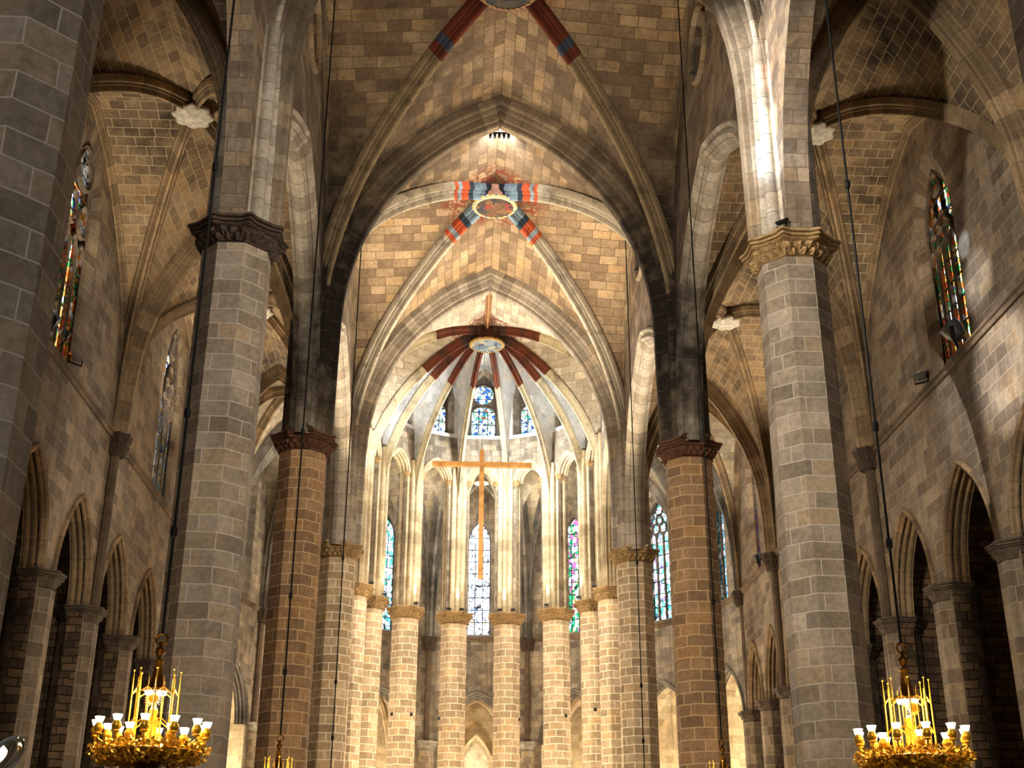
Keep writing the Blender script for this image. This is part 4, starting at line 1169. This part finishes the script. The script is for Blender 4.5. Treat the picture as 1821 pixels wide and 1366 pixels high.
# ------------------------------------------------------------------ floodlights
def floodlight(p, aim, label, size=.3, round_=False, grp='floodlights on the string course', mat='grey_metal'):
    p = Vector(p); d = (Vector(aim)-p).normalized()
    t = thing('floodlight', tuple(p), label, 'floodlight', grp)
    q = d.to_track_quat('Z', 'Y').to_matrix()
    mb = MB()
    if round_:
        prof = [(.25, -.5), (.32, -.45), (.5, 0), (.52, .3), (.48, .32), (.46, .1), (.0, .05)]
        R = [[tuple(p+q @ Vector((r*size*math.cos(2*PI*j/18), r*size*math.sin(2*PI*j/18), z*size))) for j in range(18)] for r, z in prof]
        mb.rings(R)
    else:
        fr = [(-.5, -.35), (.5, -.35), (.5, .35), (-.5, .35)]
        R = [[tuple(p+q @ Vector((a*k*size, b*k*size, z*size))) for a, b in fr] for k, z in ((.6, -.3), (1, 0), (1.05, .15), (.9, .16), (.85, .05))]
        mb.rings(R)
    h = mb.build('housing', M[mat], t, sharp=30)
    mb = MB(); mb.tube([p+q @ Vector((-.55*size, 0, 0)), p+Vector((0, 0, -.55*size))+q @ Vector((-.55*size, 0, 0))*.9, p+Vector((0, 0, -.6*size))+q @ Vector((.55*size, 0, 0))*.9, p+q @ Vector((.55*size, 0, 0))], .03*size/.3, 5); mb.build('bracket', M['black'], t, sharp=None)
    mb = MB(); mb.quad([tuple(p+q @ Vector((a*.8*size, b*.8*size, .07*size))) for a, b in ((-.5, -.35), (.5, -.35), (.5, .35), (-.5, .35))]); mb.build('lens', M['lensglass'], t, sharp=None)
    return t
M['lensglass'] = plain('lens_glass', C('b8bcb8'), .15)
FX = WX-.22
floodlight((-FX, 32.3, 16.95), (-9, 34, 24), 'topmost boxy floodlight at the foot of the nearest left window', .42)
floodlight((-FX, 33.3, 16.95), (-9, 36, 24), 'pale boxy floodlight, middle one of three under the nearest left window', .42)
floodlight((-FX, 34.6, 16.8), (-9, 31, 24), 'lowest boxy floodlight to the right of the nearest left window', .40)
floodlight((FX, 31.7, 16.95), (9, 34, 24), 'large round floodlight on the ledge under the right traceried window', .62, True)
floodlight((FX, 34.5, 16.75), (9, 31, 24), 'small grey floodlight further along the ledge left of the right traceried window', .42)
floodlight((FX, 56.5, 16.85), (9, 58, 24), 'boxy floodlight on the ledge under the slender right window before the apse', .6)
# little uplights standing on the apse capitals
for k in range(8):
    inw = Vector((-AP[k][0], CY-AP[k][1], 0)).normalized()
    if k in (3, 4): dirs = [(-.28, -.8), (.38, -.72)] if k == 3 else [(-.38, -.72), (.28, -.8)]
    else: dirs = [(inw.x*.85, inw.y*.85-.15)]
    for j, (dx, dy) in enumerate(dirs):
        p = (AP[k][0]+dx*1.06, AP[k][1]+dy*1.06, 16.50)
        floodlight(p, (p[0]+dx*.0, p[1]-dy*.02, 20), f"tiny black uplight on the {APN[k]} apse capital from the left" + ('' if len(dirs) == 1 else (', left one' if j == 0 else ', right one')), .22, grp='uplights on the apse capitals', mat='black')
for s in (-1, 1):
    floodlight((s*6.2, 25.15, 16.55), (s*3, 22, 24), f"small dark fixture on top of the second {SIDE[s]} column's capital", .26, grp='fixtures on the nave capitals', mat='black') if s > 0 else None
floodlight((-6.5, 39.25, 16.55), (-3, 42, 25), "small dark fixture on the third left column's capital", .28, grp='fixtures on the nave capitals', mat='black')

for k, sx, sy in ((2, -.5, -.5), (2, .5, -.5), (3, -.66, -.3), (4, .66, -.28), (5, .42, -.58), (6, -.1, -.72)):
    p = (AP[k][0]+sx, AP[k][1]+sy, 10.75)
    t = thing('wall_fixture', p, f"tiny dark fixture partway up the {APN[k]} apse column from the left" + ('' if k != 2 else (', left side' if sx < 0 else ', right side')), 'fixture', 'tiny fixtures on the apse columns')
    mb = MB(); mb.lathe([(.0, -.1), (.07, -.07), (.09, 0), (.07, .07), (0, .1)], p, 10); mb.build('body', M['black'], t, sharp=60)
t = thing('lamp_bar', (0, 41.05, 29.5), 'small bar of white lamps behind the tip of the dark pointed arch', 'floodlight')
mb = MB(); mb.box((0, 41.05, 29.57), (.9, .08, .06)); mb.build('bar', M['black'], t, sharp=20)
for i in range(5):
    mb = MB(); mb.box((-.36+.18*i, 41.1, 29.48), (.1, .14, .16)); mb.build('lamp_head', M['black'], t, sharp=20)

# glass dish lamp low at the left edge
p0 = Vector((-5.20, 11.5, 2.88))
t = thing('glass_dish_lamp', tuple(p0), 'tilted clear glass dish lamp glowing at the bottom left corner', 'lamp')
N_ = NT('clear_glass_dish'); b_ = N_.bsdf(C('e6ecee'), .05); b_.inputs['Transmission Weight'].default_value = .75; M['clear'] = N_.m
ax = Vector((.80, -.20, -.56)).normalized(); q = ax.to_track_quat('Z', 'Y').to_matrix()
mb = MB(); RR = [[tuple(p0+q @ Vector((r*math.cos(2*PI*j/40), r*math.sin(2*PI*j/40), z))) for j in range(40)] for r, z in ((.06, 0), (.18, .0), (.22, .02), (.23, .05), (.215, .06), (.17, .02), (.05, .02))]
mb.rings(RR); mb.build('dish', M['clear'], t, sharp=40)
mb = MB(); RR = [[tuple(p0+q @ Vector((r*math.cos(2*PI*j/20), r*math.sin(2*PI*j/20), z))) for j in range(20)] for r, z in ((.05, -.2), (.075, -.16), (.08, -.01))]
mb.rings(RR); mb.build('lamp_body', M['bulb'], t, sharp=40)
mb = MB(); mb.tube([p0-ax*.18, p0-ax*.3+Vector((-.1, 0, .1)), Vector((-5.86, 12.3, 3.2))], .02, 6); mb.build('bracket', M['black'], t)

# wooden pinnacle peeping out beside the second right column
t = thing('wooden_canopy', (10.4, 44, 0), 'small brown wooden canopy tip beside the foot of the second right column', 'canopy')
mb = MB(); mb.lathe([(.45, 0), (.45, 4.4), (.62, 4.5), (.62, 4.7), (.4, 4.85), (.2, 5.3), (.05, 5.9), (.0, 6.1)], (10.4, 44, 0), 8); mb.build('spire', M['brownwood'], t, sharp=30)

# ------------------------------------------------------------------ light
def lamp(kind, loc, power, col, aim=None, size=.4, spot=60, blend=.6):
    L = bpy.data.lights.new(kind.lower()+'_lamp', kind); L.energy = power; L.color = col
    if kind == 'SPOT': L.spot_size = math.radians(spot); L.spot_blend = blend; L.shadow_soft_size = size
    elif kind == 'POINT': L.shadow_soft_size = size
    elif kind == 'AREA': L.size = size
    o = bpy.data.objects.new(kind.lower()+'_lamp', L); COL.objects.link(o); o.location = loc
    if aim is not None: o.rotation_euler = (Vector(aim)-Vector(loc)).to_track_quat('-Z', 'Z').to_euler()
    return o
WARM = (1, .84, .60); WW = (1, .90, .76); NEU = (1, .95, .86); COOL = (.78, .88, 1)
# chandelier lamps
for x, y, z in lamps:
    lamp('POINT', (x, y, z+.62), 420, (1, .74, .40), size=.4)
SOFT = (1, .88, .70)
for s in (-1, 1):
    # floodlights on the aisle ledges, washing the aisle vaults
    lamp('SPOT', (s*11.6, 33.3, 17.3), 1900 if s < 0 else 1500, SOFT, (s*9.2, 35, 25), .3, 120, .8)
    lamp('SPOT', (s*11.6, 47.5, 17.3), 3200, SOFT, (s*9.2, 47, 25), .3, 120, .8)
    lamp('SPOT', (s*11.6, 57.5, 17.3), 3000, WW, (s*9, 58, 25), .3, 120, .8)
    # floodlights standing on the nave capitals, washing the vault
    lamp('SPOT', (s*5.4, 41.6, 17.0), 3600, SOFT, (-s*1.5, 48, 30), .3, 95, .8)
    lamp('SPOT', (s*5.4, 52.6, 17.0), 8500, SOFT, (-s*1.0, 46.5, 30), .3, 95, .8)
    lamp('SPOT', (s*5.3, 27.4, 17.0), 2600, SOFT, (-s*2.0, 35, 30), .3, 95, .8)
    # and along the nave onto the next columns
    lamp('SPOT', (s*5.3, 13.6, 16.8), 15000 if s < 0 else 9000, NEU, (-s*6.4, 26.1, 14), .3, 75, .8)  # unseen spots added to brighten the second columns
    lamp('SPOT', (s*5.4, 27.3, 16.8), 4800, SOFT, (-s*6.4, 40.2, 11), .3, 60, .8)
    lamp('SPOT', (s*5.4, 41.4, 16.8), 7000, WW, (-s*6.2, 54.2, 13), .3, 60, .8)
    # apse: from the fourth columns onto the apse columns and vault
    lamp('SPOT', (s*5.3, 55.4, 17.0), 4200, WW, (-s*1.5, 66, 12), .4, 100, .8)
    lamp('SPOT', (s*5.3, 55.6, 17.2), 4600, NEU, (-s*1.5, 64, 28), .4, 90, .8)
    lamp('POINT', (s*2.0, 58.5, 3.0), 2800, WARM, size=.6)
lamp('POINT', (1.0, 63.0, 24.2), 3600, (.80, .90, 1), size=.5)  # free-hanging cool fill added to brighten the apse cells
lamp('SPOT', (-5.3, 55.2, 17.2), 15000, COOL, (-4.7, 63.3, 27.4), .3, 26, .8)
lamp('SPOT', (5.3, 55.2, 17.2), 5000, COOL, (4.7, 63.3, 27.4), .3, 28, .8)
# lamps of the bar fixed behind the dark pointed arch
lamp('SPOT', (0, 41.75, 29.5), 900, (.92, .96, 1), (0, 42.9, 30.35), .1, 130, .9)
# apse uplights
for k in range(8):
    inw = Vector((-AP[k][0], CY-AP[k][1], 0)).normalized()
    p = (AP[k][0]+inw.x*.95, AP[k][1]+inw.y*.95, 16.7)
    lamp('SPOT', p, 600, (1, .95, .85), (AP[k][0]+inw.x*.55, AP[k][1]+inw.y*.55, 23), .08, 55, .9)
# ambulatory chapels, lit from inside near the floor
for k in range(7):
    a = PI*(k+.5)/7; r = 14.3
    lamp('POINT', (-r*math.cos(a), CY+r*math.sin(a), 4.5), 4200, WW, size=.4)
    r = 9.0
    lamp('POINT', (-r*math.cos(a), CY+r*math.sin(a), 23.4), 420, NEU, size=.4)  # fill added high under the ambulatory vault to brighten its crown
# daylight of the big west window behind the viewer
lamp('AREA', (0, Y0+.5, 19), 3500, (.95, .96, 1), (0, 30, 17), 6.5)
# spots added inside the left windows in place of the sun: coloured patches on the second right column's shafts and the right wall
SB = (-6.1, 19.3, 27.7)
lamp('SPOT', SB, 80000, (1, 1, 1), (5.75, 25.2, 19.9), .02, 3.0, .6)
lamp('SPOT', SB, 50000, (.45, .65, 1), (5.7, 25.2, 18.9), .02, 5, .7)
lamp('SPOT', SB, 50000, (1, .5, .48), (5.75, 25.2, 21.2), .02, 3.0, .6)
lamp('SPOT', SB, 42000, (.96, .98, 1), (5.9, 25.3, 20.5), .02, 24, .9)
SW = (-12.4, 33.4, 21.6)
lamp('SPOT', SW, 75000, (.95, .97, 1), (13.0, 29.6, 15.0), .05, 9, .9)
lamp('SPOT', SW, 48000, (.85, .92, 1), (13.0, 30.2, 17.8), .05, 5, .9)
lamp('SPOT', SW, 60000, (.6, .75, 1), (13.0, 30.7, 19.2), .05, 2.2, .8)
# world: bright overcast sky behind the glass
w = bpy.data.worlds.new('sky'); SC.world = w; w.use_nodes = True
nt = w.node_tree; bg = nt.nodes['Background']; bg.inputs[0].default_value = (.80, .90, 1.0, 1); bg.inputs[1].default_value = 7.0

# ------------------------------------------------------------------ camera
f, yaw, pitch, roll = 2207.81, .0423, .397, .0047
fy = Vector((math.sin(yaw)*math.cos(pitch), math.cos(yaw)*math.cos(pitch), math.sin(pitch)))
r = Vector((math.cos(yaw), -math.sin(yaw), 0)); u = r.cross(fy)
r2 = r*math.cos(roll)+u*math.sin(roll); u2 = -r*math.sin(roll)+u*math.cos(roll)
cam = bpy.data.cameras.new('camera'); co = bpy.data.objects.new('camera', cam); COL.objects.link(co)
cam.sensor_fit = 'HORIZONTAL'; cam.sensor_width = 36; cam.lens = f/1821*36; cam.clip_end = 300; cam.clip_start = .05
m = Matrix((r2, u2, -fy)).transposed().to_4x4(); m.translation = Vector((-1.2009, 0, 1.7)); co.matrix_world = m
SC.camera = co
SC.view_settings.view_transform = 'Standard'; SC.view_settings.look = 'None'; SC.view_settings.gamma = 1; SC.view_settings.exposure = 0
SC.view_settings.use_curve_mapping = False
SC.cycles.max_bounces = 6; SC.cycles.diffuse_bounces = 3; SC.cycles.transparent_max_bounces = 8
SC.cycles.sample_clamp_indirect = 6; SC.cycles.caustics_reflective = False; SC.cycles.caustics_refractive = False
SC.cycles.use_denoising = True; SC.cycles.use_adaptive_sampling = True; SC.cycles.adaptive_threshold = .025
